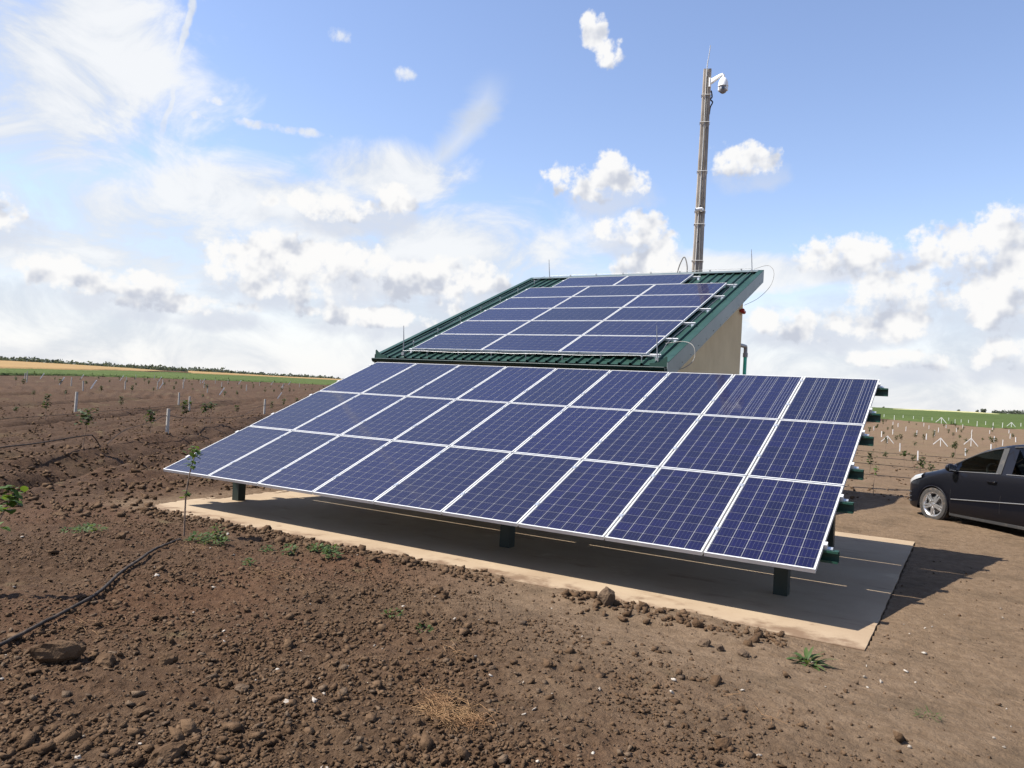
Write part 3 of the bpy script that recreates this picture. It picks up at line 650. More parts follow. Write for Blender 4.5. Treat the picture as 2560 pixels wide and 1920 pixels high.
endm = MB(); endm.box(-0.012, 0.030, -0.03, 0.03, -0.003, 0.005); endm.box(0.004, 0.030, -0.03, 0.03, -0.055, -0.003); endm.box(0.008, 0.05, -0.025, 0.025, -0.075, -0.050)
ME_END = endm.mesh('clamp', M['white_metal'])
def ground_array():
    t = empty('solar_array', (0, 0, 0))
    tag(t, 'nine by three solar panel table on dark green posts over concrete slab', 'solar array')
    near = {(6, 0), (7, 0), (8, 0), (7, 1), (8, 1)}
    for j in range(3):
        for i in range(9):
            mode = 'cells' if (i, j) in near else 'bars' if (i, j) in {(7, 2), (8, 2)} else 'sheet'
            solar_panel(t, apt(i * (PW + GAP), j * (PH + GAP)), (TILT, 0, 0), mode)
    VP = (0.45, 1.42, 2.20, 3.12, 3.86, 4.80); W = 9 * PW + 8 * GAP; x1 = 9.215
    for v in VP:
        p = apt(0, v, -PT - 0.012); m = MB()
        ya, yb, za, zb = p[1] - 0.05, p[1] + 0.05, p[2] - 0.118, p[2] - 0.008; e = 0.006     # C-section, open to the front
        m.prism([(ya, za), (yb, za), (yb, zb), (ya, zb), (ya, zb - 0.02), (ya + e, zb - 0.02), (ya + e, zb - e), (yb - e, zb - e), (yb - e, za + e), (ya + e, za + e), (ya + e, za + 0.02), (ya, za + 0.02)], x1 + 0.10, 'X', -0.10)
        m.obj('purlin', M['green_steel'], t)
        m = MB(); m.box(-0.055, x1 - 0.05, -0.022, 0.022, -0.012, 0.0)
        o = m.obj('rail', M['alu'], t); o.location = apt(0, v, -PT); o.rotation_euler = (TILT, 0, 0)
        for i in range(1, 9): inst('clamp', ME_CLAMP, t, apt(i * (PW + GAP) - GAP / 2, v, 0.0), (TILT, 0, 0))
        inst('clamp', ME_END, t, apt(W, v, 0.0), (TILT, 0, 0)); o = inst('clamp', ME_END, t, apt(0, v, 0.0), (TILT, 0, math.pi)); o.rotation_euler = (-TILT, 0, math.pi)
    for px in (0.37, 5.30, 8.60):
        # sloping rafter under the purlins, short front post, tall rear post, base plates
        a = apt(px, 0.85, -PT - 0.20); b = apt(px, 4.90, -PT - 0.20)
        MB().bar(a, b, 0.12, 0.14).obj('rafter', M['post_steel'], t, bevel=0.004)
        for py in (1.10, 4.12):
            zt = H0 + py / cT * sT - (PT + 0.27) / cT
            MB().box(px - 0.07, px + 0.07, py - 0.07, py + 0.07, -0.02, zt + 0.05).obj('post', M['post_steel'], t, bevel=0.004)
    m = MB()
    for v in (1.1, 2.9): m.tube([apt(x, v, -0.10 - 0.02 * math.sin(x * 5) ** 2) for x in np.linspace(0.3, 8.9, 60)], 0.006, 6)
    m.obj('cable', M['black_plastic'], t)
ground_array()

# ------------------------------------------------------------------ pump house
RB = R(22.16); cB, sB = math.cos(RB), math.sin(RB)
RO = (0.459, 5.1345, 2.7053)          # lower corner of the panel field on the roof
def rpt(x, v, n=0.0): return (x, RO[1] + v * cB - n * sB, RO[2] + v * sB + n * cB)
RX0, RX1, RV0, RV1 = -0.30, 5.90, -0.26, 6.50
def pump_house():
    t = empty('pump_house', (2.8, 8, 0))
    tag(t, 'small tan stucco building with green corrugated single-slope roof behind solar array', 'building')
    def put(mb, name, m, **k):
        o = mb.obj(name, m, None, **k); o.parent = t; o.matrix_parent_inverse = Matrix.Translation((-2.8, -8, 0)); return o
    X0, X1, Y0, Y1 = 0.0, 5.60, 5.40, 10.68
    def roofz(y): return RO[2] + (y - RO[1]) * sB / cB - 0.30
    th = 0.25
    put(MB().prism([(Y0, -0.2), (Y1, -0.2), (Y1, roofz(Y1)), (Y0, roofz(Y0))], -th, 'X', X1), 'wall', M['wall'])
    put(MB().prism([(Y0, -0.2), (Y1, -0.2), (Y1, roofz(Y1)), (Y0, roofz(Y0))], th, 'X', X0), 'wall', M['wall'])
    put(MB().box(X0 + th, X1 - th, Y0, Y0 + th, -0.2, roofz(Y0)), 'wall', M['wall'])
    put(MB().box(X0 + th, X1 - th, Y1 - th, Y1, -0.2, roofz(Y1 - th)), 'wall', M['wall'])
    # corrugated sheet: trapezoid ribs running down the slope
    pitch = 0.20; prof = []; x = RX0
    while x < RX1 - 0.01:
        for dx, h in ((0.0, 0), (0.120, 0), (0.138, 0.036), (0.166, 0.036), (0.184, 0)):
            if x + dx < RX1: prof.append((x + dx, h))
        x += pitch
    prof.append((RX1, 0)); m = MB(); nb = -0.118
    top = [rpt(a, RV0, nb + h) for a, h in prof] + [rpt(a, RV1, nb + h) for a, h in prof]
    bot = [rpt(a, RV0, nb + h - 0.006) for a, h in prof] + [rpt(a, RV1, nb + h - 0.006) for a, h in prof]
    n = len(prof); fs = [(k, k + 1, n + k + 1, n + k) for k in range(n - 1)]
    m.add(top + bot, fs + [tuple(2 * n + i for i in f[::-1]) for f in fs] + [(k + 1, k, 2 * n + k, 2 * n + k + 1) for k in range(n - 1)])
    put(m, 'roof', M['roof'])
    # deck under the sheet
    m = MB(); a, b = rpt(0, RV0 + 0.06, nb - 0.012), rpt(0, RV1 - 0.03, nb - 0.012); c, d = rpt(0, RV0 + 0.06, nb - 0.15), rpt(0, RV1 - 0.03, nb - 0.15)
    m.prism([(a[1], a[2]), (b[1], b[2]), (d[1], d[2]), (c[1], c[2])], RX1 - RX0 - 0.06, 'X', RX0 + 0.03); put(m, 'roof_deck', M['post_steel'])
    # verge boards (side fascias) with a cap folded over the roof edge
    for xo, sgn in ((RX1, 1), (RX0, -1)):
        m = MB(); p = [rpt(0, RV0 - 0.01, nb + 0.055), rpt(0, RV1 + 0.01, nb + 0.055)]
        lo = [(p[1][1] + 0.0, p[1][2] - 0.29), (p[0][1] + 0.06, p[0][2] - 0.30), (p[0][1], p[0][2] - 0.18)]
        m.prism([(p[0][1], p[0][2]), (p[1][1], p[1][2])] + lo, 0.012 * sgn, 'X', xo + 0.002 * sgn); put(m, 'fascia', M['fascia'])
        m = MB(); q = [rpt(0, RV0, nb + 0.058), rpt(0, RV1, nb + 0.058), rpt(0, RV1, nb + 0.048), rpt(0, RV0, nb + 0.048)]
        m.prism([(u[1], u[2]) for u in q], -0.115 * sgn, 'X', xo + 0.016 * sgn); put(m, 'verge_cap', M['roof'])
        if sgn > 0:
            for k in range(14):
                v = RV0 + 0.22 + k * 0.47; pp = rpt(xo + 0.014, v, nb - (0.17 if k % 2 else 0.19))
                s = MB().lathe([(0.0, 0.006), (0.008, 0.005), (0.009, 0.0)], 8, (0, 0, 0), 'X'); o = s.obj('screw', M['black_plastic'], None, loc=pp); o.parent = t; o.matrix_parent_inverse = Matrix.Translation((-2.8, -8, 0))
    # ridge flashing
    m = MB(); q = [rpt(0, RV1 - 0.16, nb + 0.060), rpt(0, RV1 + 0.02, nb + 0.060), rpt(0, RV1 + 0.02, nb + 0.045), rpt(0, RV1 - 0.16, nb + 0.045)]
    m.prism([(u[1], u[2]) for u in q], RX1 - RX0 - 0.2, 'X', RX0 + 0.1)
    e = rpt(0, RV1 + 0.022, nb + 0.06); m.box(RX0, RX1, e[1], e[1] + 0.012, e[2] - 0.26, e[2] - 0.006); put(m, 'ridge_flashing', M['fascia'])
    # half-round gutter along the eave with end caps and brackets
    e = rpt(0, RV0, nb); gy, gz_ = e[1] - 0.055, e[2] - 0.035; r = 0.068; m = MB()
    ang = [R(a) for a in np.linspace(180, 360, 13)]
    prof = [(gy + r * math.cos(a), gz_ + r * math.sin(a)) for a in ang] + [(gy + (r - 0.005) * math.cos(a), gz_ + (r - 0.005) * math.sin(a)) for a in ang[::-1]]
    m.prism(prof, RX1 - RX0 - 0.01, 'X', RX0); g = put(m, 'gutter', M['gutter'], smooth=True)
    m = MB(); m.tube([(RX0, gy - r, gz_), (RX1 - 0.01, gy - r, gz_)], 0.011, 8); put(m, 'gutter_bead', M['gutter'], smooth=True)
    for xo in (RX0 - 0.008, RX1 - 0.014):
        put(MB().prism([(gy + (r + .004) * math.cos(a), gz_ + (r + .004) * math.sin(a)) for a in ang], 0.008, 'X', xo), 'gutter_cap', M['gutter'])
    put(MB().box(RX0 + 0.12, RX1 - 0.12, e[1] + 0.02, e[1] + 0.035, e[2] - 0.22, e[2] - 0.012), 'eave_board', M['post_steel'])
    # upstand trims at both eave corners
    for xo, sg in ((RX0, 1), (RX1, -1)):
        m = MB(); pr = [(0, -0.04), (0.30, -0.04), (0.30, 0.018), (0.20, 0.024), (0.12, 0.045), (0.06, 0.10), (0.02, 0.13), (0, 0.12)]
        m.prism([(xo + sg * a, e[2] + 0.02 + b) for a, b in pr], 0.010, 'Y', e[1] - 0.022); put(m, 'corner_trim', M['roof'])
    return t
pump_house()

# ------------------------------------------------------------------ panels on the roof
def roof_array():
    t = empty('roof_solar_array', rpt(3.0, 3.0, -0.08))
    tag(t, 'seventeen solar panels in rows laid flat on the green roof', 'solar array')
    inv = Matrix.Translation(-t.location)
    LW = PH
    def pan(x, v):
        # landscape: the panel is turned a quarter in the plane of the roof
        p = solar_panel(t, (0, 0, 0), (0, 0, 0), 'sheet')
        mt = Matrix(((1, 0, 0), (0, cB, -sB), (0, sB, cB))).to_4x4() @ Matrix.Rotation(R(90), 4, 'Z')
        p.matrix_parent_inverse = inv; p.matrix_basis = Matrix.Translation(rpt(x + LW, v)) @ mt
    for j in range(5):
        for i in range(3): pan(RO[0] + i * (LW + GAP), j * (PW + GAP))
    for i in range(2): pan(RO[0] + 0.60 + i * (LW + GAP), 5 * (PW + GAP) + 0.012)
    def put(mb, name, m, **k): o = mb.obj(name, m, None, **k); o.parent = t; o.matrix_parent_inverse = inv; return o
    for j in range(7):
        v = j * (PW + GAP) - GAP / 2 + (0.10 if j == 0 else 0); x0, x1 = (RO[0] - 0.14, RO[0] + 3 * LW + 2 * GAP + 0.22) if j < 6 else (RO[0] + 0.46, RO[0] + 0.6 + 2 * LW + 0.22)
        if j == 6: v = 6 * (PW + GAP) - 0.12
        m = MB(); a, b = rpt(x0, v, -PT - 0.022), rpt(x1, v, -PT - 0.022); m.bar(a, b, 0.045, 0.04, (0, -sB, cB)); put(m, 'rail', M['white_metal'])
        for xx in ((x0 + 0.05, x1 - 0.05)):
            p = rpt(xx, v, -PT - 0.05); m = MB(); m.box(p[0] - 0.025, p[0] + 0.025, p[1] - 0.03, p[1] + 0.03, p[2] - 0.05, p[2] + 0.02); put(m, 'rail_foot', M['alu'])
    for j in range(6):
        v = j * (PW + GAP) - GAP / 2
        for i in (0, 1, 2):
            for fx in (0.35, 1.30):
                p = rpt(RO[0] + i * (LW + GAP) + fx, v, 0); o = inst('clamp', ME_CLAMP, t, p, (RB, 0, R(90))); o.matrix_parent_inverse = inv; o.matrix_basis = Matrix.Translation(p) @ Matrix.Rotation(RB, 4, 'X') @ Matrix.Rotation(R(90), 4, 'Z')
roof_array()

# ------------------------------------------------------------------ lightning conductor
def lightning():
    t = empty('lightning_conductor', rpt(3, 3, -0.1)); tag(t, 'steel lightning conductor wire with four upright rods around the roof edge', 'lightning conductor')
    inv = Matrix.Translation(-t.location)
    def put(mb, name, m, **k): o = mb.obj(name, m, None, **k); o.parent = t; o.matrix_parent_inverse = inv; return o
    zb = -0.118
    for (x, v, h, ln) in ((0.30, -0.10, 0.55, 0.02), (0.30, 6.42, 0.50, 0.0), (5.66, -0.06, 0.56, 0.01), (5.66, 6.42, 0.52, 0.01)):
        p = Vector(rpt(x, v, zb + 0.05)); m = MB(); m.tube([p, p + Vector((ln - 0.03, 0, h * .5)), p + Vector((ln - 0.05, 0, h))], [0.011, 0.010, 0.006], 8); m.box(p.x - 0.03, p.x + 0.03, p.y - 0.03, p.y + 0.03, p.z - 0.05, p.z + 0.015)
        put(m, 'rod', M['galv'])
    def run(pts, seg=14, sag=0.006, r=0.006):
        out = []
        for a, b in zip(pts[:-1], pts[1:]):
            for k in range(seg): s = k / seg; out.append(Vector(a).lerp(Vector(b), s) + Vector((0, 0, sag * math.sin(s * math.pi * 3))))
        out.append(Vector(pts[-1])); return out
    h = zb + 0.095
    top = [rpt(0.30, 6.44, h), rpt(5.66, 6.44, h + 0.02)]; lft = [rpt(0.16, 6.42, h), rpt(0.10, 3.0, h), rpt(0.16, 0.1, h), rpt(0.30, -0.1, h - 0.01)]
    rgt = [rpt(5.66, 6.42, h), rpt(5.60, 5.25, h - 0.02), rpt(5.57, 3.0, h - 0.03), rpt(5.56, 0.8, h - 0.02), rpt(5.66, -0.06, h - 0.02)]; fr = [rpt(0.30, -0.1, h), rpt(2.9, -0.12, h), rpt(5.66, -0.06, h)]
    for p in (top, lft, rgt, fr): put(MB().tube(run(p), 0.0048, 6), 'wire', M['galv'], smooth=True)
    for k in range(7):
        for p in (rpt(0.9 + k * 0.75, 6.44, zb), rpt(0.10, 0.5 + k * 0.9, zb), rpt(0.9 + k * 0.75, -0.12, zb)):
            m = MB(); m.tube([p, (p[0], p[1], p[2] + 0.115)], 0.008, 6); m.box(p[0] - 0.016, p[0] + 0.016, p[1] - 0.012, p[1] + 0.012, p[2] + 0.085, p[2] + 0.115); put(m, 'wire_holder', M['galv'])
    # loose down leads springing off the two right-hand corners
    c = [rpt(5.70, 6.44, h)]; q = [(6.00, 11.18, 5.20), (6.16, 11.10, 5.02), (6.12, 11.0, 4.70), (5.90, 10.85, 4.40), (5.62, 10.72, 4.22)]
    put(MB().tube(smooth_path([c[0]] + q), 0.005, 6), 'down_lead', M['cable_grey'], smooth=True)
    q = [rpt(5.50, 0.82, -0.08), rpt(5.85, 0.78, -0.03), (6.05, 5.80, 2.88), (6.08, 5.75, 2.66), (5.95, 5.62, 2.50), (5.68, 5.50, 2.40), (5.62, 5.46, 2.2)]
    put(MB().tube(smooth_path(q), 0.007, 6), 'down_lead', M['cable_grey'], smooth=True)
def smooth_path(p, k=8):
    p = [Vector(a) for a in p]; q = [p[0]] + p + [p[-1]]; out = []
    for i in range(1, len(q) - 2):
        a, b, c, d = q[i - 1], q[i], q[i + 1], q[i + 2]
        for s in range(k):
            t = s / k; out.append(0.5 * ((2 * b) + (c - a) * t + (2 * a - 5 * b + 4 * c - d) * t * t + (3 * b - a - 3 * c + d) * t ** 3))
    out.append(p[-1]); return out
lightning()
o = MB(); o.lathe([(0.0, 0.05), (0.035, 0.045), (0.05, 0.02), (0.05, -0.02), (0.0, -0.03)], 16, (0, 0, 0), 'X'); o.box(-0.09, -0.01, -0.03, 0.03, -0.03, 0.03); o.lathe([(0.03, 0.0), (0.045, 0.0), (0.045, 0.09), (0.0, 0.10)], 16, (0.0, 0.06, -0.02), 'Y')
s = o.obj('alarm_siren', M['red'], None, smooth=True, loc=(5.66, 10.42, 4.06)); tag(s, 'small red alarm siren high on the tan side wall under the eave', 'siren')
def pipes():
    t = empty('water_pipe', (5.60, 10.95, 0)); tag(t, 'grey elbow and green pipe running down behind the tan building corner', 'pipe')
    inv = Matrix.Translation((-5.60, -10.95, 0)); x, y = 5.56, 11.28
    for mb, nm, m in ((MB().tube(smooth_path([(x, 10.66, 3.30), (x, y - .10, 3.31), (x, y - .02, 3.29), (x, y, 3.20), (x, y, 3.10)]), 0.045, 12), 'elbow', 'pvc_grey'),
                      (MB().lathe([(0.0, 0), (0.058, 0), (0.058, 0.10), (0.0, 0.10)], 14, (x, y, 3.06)), 'coupling', 'pvc_grey'), (MB().tube([(x, y, 3.08), (x, y, -0.1)], 0.042, 12), 'riser', 'pvc_green')):
        o = mb.obj(nm, M[m], None, smooth=True); o.parent = t; o.matrix_parent_inverse = inv
pipes()

# ------------------------------------------------------------------ pole with cameras
def pole():
    bx, by = 4.06, 12.0; t = empty('utility_pole', (bx, by, gz(bx, by)))
    tag(t, 'tall weathered concrete pole rising behind the green roof', 'pole'); z0 = t.location.z
    inv = Matrix.Translation((-bx, -by, -z0))
    def put(mb, name, m, **k): o = mb.obj(name, m, None, **k); o.parent = t; o.matrix_parent_inverse = inv; return o
    def prof(w, d):      # H-shaped section with a shallow channel down the wide faces
        c = 0.02; k = w * 0.20; s = d * 0.16
        return [(-w, -d + c), (-w + c, -d), (-k - .01, -d), (-k, -d + s), (k, -d + s), (k + .01, -d), (w - c, -d), (w, -d + c), (w, d - c), (w - c, d), (k + .01, d), (k, d - s), (-k, d - s), (-k - .01, d), (-w + c, d), (-w, d - c)]
    m = MB(); zs = np.linspace(-0.5, 10.42, 26); n = 16; V = []; yaw = R(18)
    def half(z): f = (z + 0.5) / 10.92; return 0.165 - 0.065 * f, 0.135 - 0.045 * f
    for z in zs:
        w, d = half(z); jx, jy = random.uniform(-.002, .002), random.uniform(-.002, .002)
        for a, b in prof(w, d): V.append((bx + a * math.cos(yaw) - b * math.sin(yaw) + jx, by + a * math.sin(yaw) + b * math.cos(yaw) + jy, z))
    F = [(i * n + k, i * n + (k + 1) % n, (i + 1) * n + (k + 1) % n, (i + 1) * n + k) for i in range(len(zs) - 1) for k in range(n)] + [tuple((len(zs) - 1) * n + k for k in range(n))]
    m.add(V, F); put(m, 'shaft', M['conc_pole'])
    def face(a, z, out=0.012):    # point on the camera-side face, a = -1..1 across
        w, d = half(z); b = -d - out; a = a * w
        return (bx + a * math.cos(yaw) - b * math.sin(yaw), by + a * math.sin(yaw) + b * math.cos(yaw), z)
    put(MB().tube([face(-0.25 + 0.12 * math.sin(z * .9), z) for z in np.linspace(4.0, 10.40, 40)], 0.011, 6), 'cable', M['cable_white'], smooth=True)
    put(MB().tube([face(0.12 + 0.20 * math.sin(z * 1.3 + 1), z) for z in np.linspace(4.0, 10.2, 40)], 0.009, 6), 'cable', M['cable_grey'], smooth=True)
    for z in (9.75, 9.05, 7.80, 6.78, 6.45, 5.52):
        w, d = half(z); q = []
        for a, b in ((-w - .012, -d - .028), (w + .012, -d - .028), (w + .012, d + .012), (-w - .012, d + .012), (-w - .012, -d - .028)):
            q.append((bx + a * math.cos(yaw) - b * math.sin(yaw), by + a * math.sin(yaw) + b * math.cos(yaw), z + 0.03 * b))
        put(MB().tube(q, 0.010, 6), 'cable_tie', M['cable_white'])
    for z in (7.42, 7.12, 8.6, 6.9, 6.0, 8.9): 
        p = face(0.55 if int(z * 10) % 2 else -0.1, z, 0.001); put(MB().lathe([(0.0, -0.006), (0.013, -0.005), (0.014, 0.004)], 8, p, 'Y'), 'bolt_hole', M['black_plastic'])
    # cable bundle under the camera bracket, and the hose bow at the ridge
    p = Vector((bx + 0.13, by - 0.02, 9.86)); put(MB().tube(smooth_path([p, p + Vector((.03, 0, -.16)), p + Vector((-.01, 0, -.22)), p + Vector((.05, 0, -.30)), p + Vector((0, 0, -.42)), p + Vector((-.02, 0, -.6))]), 0.018, 8), 'cable_bundle', M['black_plastic'], smooth=True)
    put(MB().tube(smooth_path([(bx - 0.20, by - .2, 4.9), (bx - 0.20, by - .2, 5.35), (bx - 0.28, by - .2, 5.60), (bx - 0.36, by - .2, 5.50), (bx - 0.44, by - .2, 5.25), (bx - 0.48, by - .2, 4.9)]), 0.016, 8), 'conduit_bow', M['cable_grey'], smooth=True)
    a = MB(); q = Vector(face(-0.1, 10.2)); a.tube(smooth_path([q, q + Vector((0, 0, .32)), q + Vector((.03, 0, .55)), q + Vector((.055, 0, .80))]), [0.012] * 12 + [0.009] * 13, 6)
    o = a.obj('whip_antenna', M['cable_white'], None, smooth=True); tag(o, 'thin white whip antenna sticking up from the pole top', 'antenna')
    # dome camera on its arm
    c = empty('dome_camera', (bx + 0.10, by - 0.05, 10.10)); tag(c, 'white dome security camera on arm near the pole top', 'security camera')
    m = MB(); m.box(-0.015, 0.015, -0.06, 0.06, -0.16, 0.07); m.obj('wall_plate', M['white_plastic'], c, bevel=0.004)
    m = MB(); m.bar((0.0, 0, -0.03), (0.30, -0.02, 0.11), 0.085, 0.11, (0, 0, 1), 0.065, 0.06); m.bar((0.29, -0.02, 0.10), (0.34, -0.02, 0.11), 0.065, 0.06); m.obj('arm', M['white_plastic'], c, bevel=0.012)
    hx, hy = 0.345, -0.02
    m = MB(); m.lathe([(0.03, 0.10), (0.035, 0.03), (0.05, 0.02), (0.085, -0.02), (0.112, -0.08), (0.125, -0.16), (0.128, -0.20), (0.118, -0.205), (0.0, -0.205)], 28, (hx, hy, 0)); m.obj('housing', M['white_plastic'], c, smooth=True)
    m = MB(); m.lathe([(0.0, -0.205), (0.108, -0.206), (0.108, -0.25), (0.10, -0.30), (0.075, -0.345), (0.04, -0.37), (0.0, -0.376)], 28, (hx, hy, 0)); m.obj('camera_ball', M['pvc_grey'], c, smooth=True)
    for s in (-1, 1): m = MB(); m.box(hx + s * 0.085 - 0.03, hx + s * 0.085 + 0.03, hy - 0.06, hy + 0.06, -0.31, -0.19); m.obj('yoke', M['white_plastic'], c, bevel=0.012)
    d = (Vector((CAM[0] - 4.4, CAM[1] - 12, 0)).normalized())
    m = MB(); f = Vector((hx, hy, -0.27)) + d * 0.095; m.tube([f, f + d * 0.02], 0.036, 16); m.obj('lens', M['lens'], c, smooth=True)
    m = MB()
    for s in (-1, 1):
        g = Vector((hx, hy, -0.27)) + d * 0.088 + Vector((-d.y, d.x, 0)) * 0.055 * s; m.tube([g, g + d * 0.012], 0.018, 10)
    m.obj('infrared_lamp', M['white_plastic'], c)
    # bullet camera lower down
    q = Vector(face(0.0, 6.80, 0.0)); b = empty('bullet_camera', q); tag(b, 'small white bullet camera strapped halfway up the pole', 'security camera')
    m = MB(); m.lathe([(0.0, 0.0), (0.045, 0.0), (0.045, 0.03), (0.02, 0.05)], 14, (0.05, -0.02, 0), 'Y'); m.box(-0.02, 0.08, -0.03, 0.0, -0.04, 0.04); m.obj('mount', M['white_plastic'], b)
    m = MB(); m.tube([(0.06, -0.06, 0.015), (-0.06, -0.17, -0.02)], 0.042, 14); m.obj('barrel', M['white_plastic'], b, smooth=True)
    m = MB(); m.tube([(-0.06, -0.17, -0.02), (-0.064, -0.174, -0.021)], 0.034, 14); m.obj('lens', M['lens'], b)
    m = MB(); m.tube(smooth_path([(0.02, -0.02, 0.05), (0.0, -0.04, 0.11), (-.02, -.02, .04)]), 0.012, 6); m.obj('lead', M['black_plastic'], b)
pole()

# ------------------------------------------------------------------ car
def car_mats():
    p = mat('car_paint', (0.0045, 0.0048, 0.0075), 0.4, coat=0.42, spec=0.10); p.node_tree.nodes['Principled BSDF'].inputs['Coat Roughness'].default_value = 0.04
    # even body paint; random brown dust mottle on tyre and trim
    M['paint'] = p; M['tyre'] = mat('tyre_rubber', (0.030, 0.028, 0.027), 0.85, noise=(14, (0.085, 0.066, 0.050), 0.45, 0.7)); M['rim'] = mat('alloy_rim', (0.62, 0.62, 0.63), 0.28, metal=0.85, noise=(10, (0.45, 0.44, 0.42), 0.5, 0.75))
    M['chrome'] = mat('chrome', (0.62, 0.63, 0.65), 0.18, metal=1.0); M['trim'] = mat('black_trim', (0.020, 0.020, 0.021), 0.6, noise=(8, (0.06, 0.05, 0.04), 0.5, 0.75)); M['seat'] = mat('seat_cloth', (0.020, 0.020, 0.022), 0.9)
    M['brake'] = mat('brake_steel', (0.20, 0.19, 0.18), 0.5, metal=0.7); M['strip'] = mat('door_strip', (0.20, 0.20, 0.20), 0.35, metal=0.5); M['headlamp'] = mat('headlamp', (0.62, 0.64, 0.66), 0.12, metal=0.3, coat=1.0)
    M['taillamp'] = mat('tail_lamp', (0.30, 0.010, 0.010), 0.2, coat=1.0)
    g = bpy.data.materials.new('car_glass'); g.use_nodes = True; N, L = nodes_of(g); N.remove(N['Principled BSDF'])
    tr = N.new('ShaderNodeBsdfTransparent'); tr.inputs[0].default_value = (0.42, 0.47, 0.45, 1); gl = N.new('ShaderNodeBsdfGlossy'); gl.inputs['Roughness'].default_value = 0.02; gl.inputs[0].default_value = (0.9, 0.9, 0.9, 1)
    fr = N.new('ShaderNodeFresnel'); fr.inputs[0].default_value = 1.45; mx = N.new('ShaderNodeMixShader'); L.new(fr.outputs[0], mx.inputs[0]); L.new(tr.outputs[0], mx.inputs[1]); L.new(gl.outputs[0], mx.inputs[2]); L.new(mx.outputs[0], N['Material Output'].inputs[0])
    M['car_glass'] = g
car_mats()
def car():
    hd = R(-42); fwd = Vector((-math.cos(hd), -math.sin(hd), 0)); rz = math.atan2(fwd.y, fwd.x)
    left = Vector((-fwd.y, fwd.x, 0)); wheel = Vector((9.68, 9.40, -0.06)) + fwd * 0.055
    t = empty('parked_car', wheel - left * 0.88, rz)
    tag(t, 'black compact family car with silver alloy wheels parked beside the field', 'car')
    XS = [0.83, 0.80, 0.74, 0.66, 0.56, 0.46, 0.40, 0.34, 0.28, 0.21, 0.14, 0.07, 0, -0.07, -0.14, -0.21, -0.28, -0.34, -0.40, -0.50, -0.60, -0.70, -0.80, -0.90, -1.00, -1.10, -1.20, -1.30, -1.38, -1.46, -1.56, -1.70, -1.85, -2.0, -2.15, -2.28, -2.36, -2.44, -2.52, -2.60, -2.68, -2.76, -2.84, -2.92, -3.0, -3.06, -3.14, -3.24, -3.34, -3.42, -3.46]
    def I(x, *kv): k = sorted(kv); return float(np.interp(x, [a for a, _ in k], [b for _, b in k]))
    def wid(x): return I(x, (0.83, .50), (0.80, .58), (0.74, .68), (0.66, .755), (0.56, .805), (0.40, .845), (0.2, .868), (0, .878), (-.4, .885), (-2.6, .885), (-3.0, .865), (-3.3, .82), (-3.42, .76), (-3.46, .70))
    def belt(x): return I(x, (0.83, .55), (0.80, .62), (0.70, .72), (0.56, .785), (0.40, .83), (0.2, .875), (0.0, .905), (-.2, .945), (-.5, .985), (-1.3, 1.03), (-2.0, 1.06), (-2.9, 1.09), (-3.3, 1.06), (-3.46, .98))
    def roof(x): return I(x, (0.83, .57), (0.80, .66), (0.70, .765), (0.56, .83), (0.40, .88), (0.2, .93), (0.05, .975), (-.10, 1.03), (-.35, 1.16), (-.6, 1.30), (-.85, 1.425), (-1.1, 1.515), (-1.4, 1.580), (-1.7, 1.608), (-2.1, 1.605), (-2.6, 1.57), (-3.0, 1.50), (-3.14, 1.43), (-3.3, 1.20), (-3.42, 1.02), (-3.46, .98))
    def rail(x): return max(belt(x) + 0.004, roof(x) - I(x, (0.83, .01), (0.2, .03), (-.1, .045), (-.5, .06), (-1.1, .075), (-2.6, .075), (-3.14, .07), (-3.46, .02)))
    def wr(x): return I(x, (0.83, .46), (0.7, .60), (0.4, .72), (0.1, .755), (-.3, .74), (-.7, .70), (-1.2, .655), (-2.2, .645), (-3.0, .62), (-3.3, .66), (-3.46, .66))
    AR = 0.352; axles = (0.0, -2.778); wc = 0.305
    def sill(x):
        z = I(x, (0.83, .24), (0.6, .19), (0.4, .18), (-.4, .185), (-2.3, .20), (-3.2, .24), (-3.46, .32))
        for a in axles:
            if abs(x - a) < AR: z = max(z, wc + math.sqrt(AR * AR - (x - a) ** 2) * 1.0)
        return z
    def section(x, y_sign):
        w, zb, zs = wid(x), belt(x), sill(x); zr, rz_ = roof(x), rail(x)
        zm = max(zs + 0.012, 0.36); pts = [(w - 0.035, zs), (w - 0.008, zs + 0.03 if zs < .3 else zs + 0.006), (w, max(0.44, zs + 0.012)), (w + 0.003, max(0.60, zs + 0.02)), (w - 0.004, max(0.60, zs + 0.02) * .35 + (zb - .04) * .65), (w - 0.032, zb - 0.035), (w - 0.058, zb)]
        k = wr(x); pts += [(min(k, w - 0.06), rz_), (k - 0.07, rz_ + (zr - rz_) * 0.62), (k * 0.55, zr - 0.008), (0.0, zr)]
        return [(x, y_sign * a, z) for a, z in pts]
    NP = 11
    WIN = {'front': (-1.32, -0.36), 'rear': (-2.30, -1.47), 'quarter': (-2.95, -2.44)}
    def is_win(xa, xb): return any(lo - 1e-6 <= min(xa, xb) and max(xa, xb) <= hi + 1e-6 for lo, hi in WIN.values())
    body = MB(); shield = MB(); rearg = MB()
    for s in (1, -1):
        S = [section(x, s) for x in XS]
        for i in range(len(XS) - 1):
            a, b = S[i], S[i + 1]; xm = (XS[i] + XS[i + 1]) / 2
            for k in range(NP - 1):
                q = [a[k], a[k + 1], b[k + 1], b[k]]
                if k == 6 and is_win(XS[i], XS[i + 1]): continue
                if k >= 8 and -1.02 < xm < 0.0: shield.add([(p[0], p[1], p[2] + 0.001) for p in q], [(0, 1, 2, 3)]); continue
                if k >= 8 and -3.34 < xm < -3.06: rearg.add(q, [(0, 1, 2, 3)]); continue
                body.add(q, [(0, 1, 2, 3)])
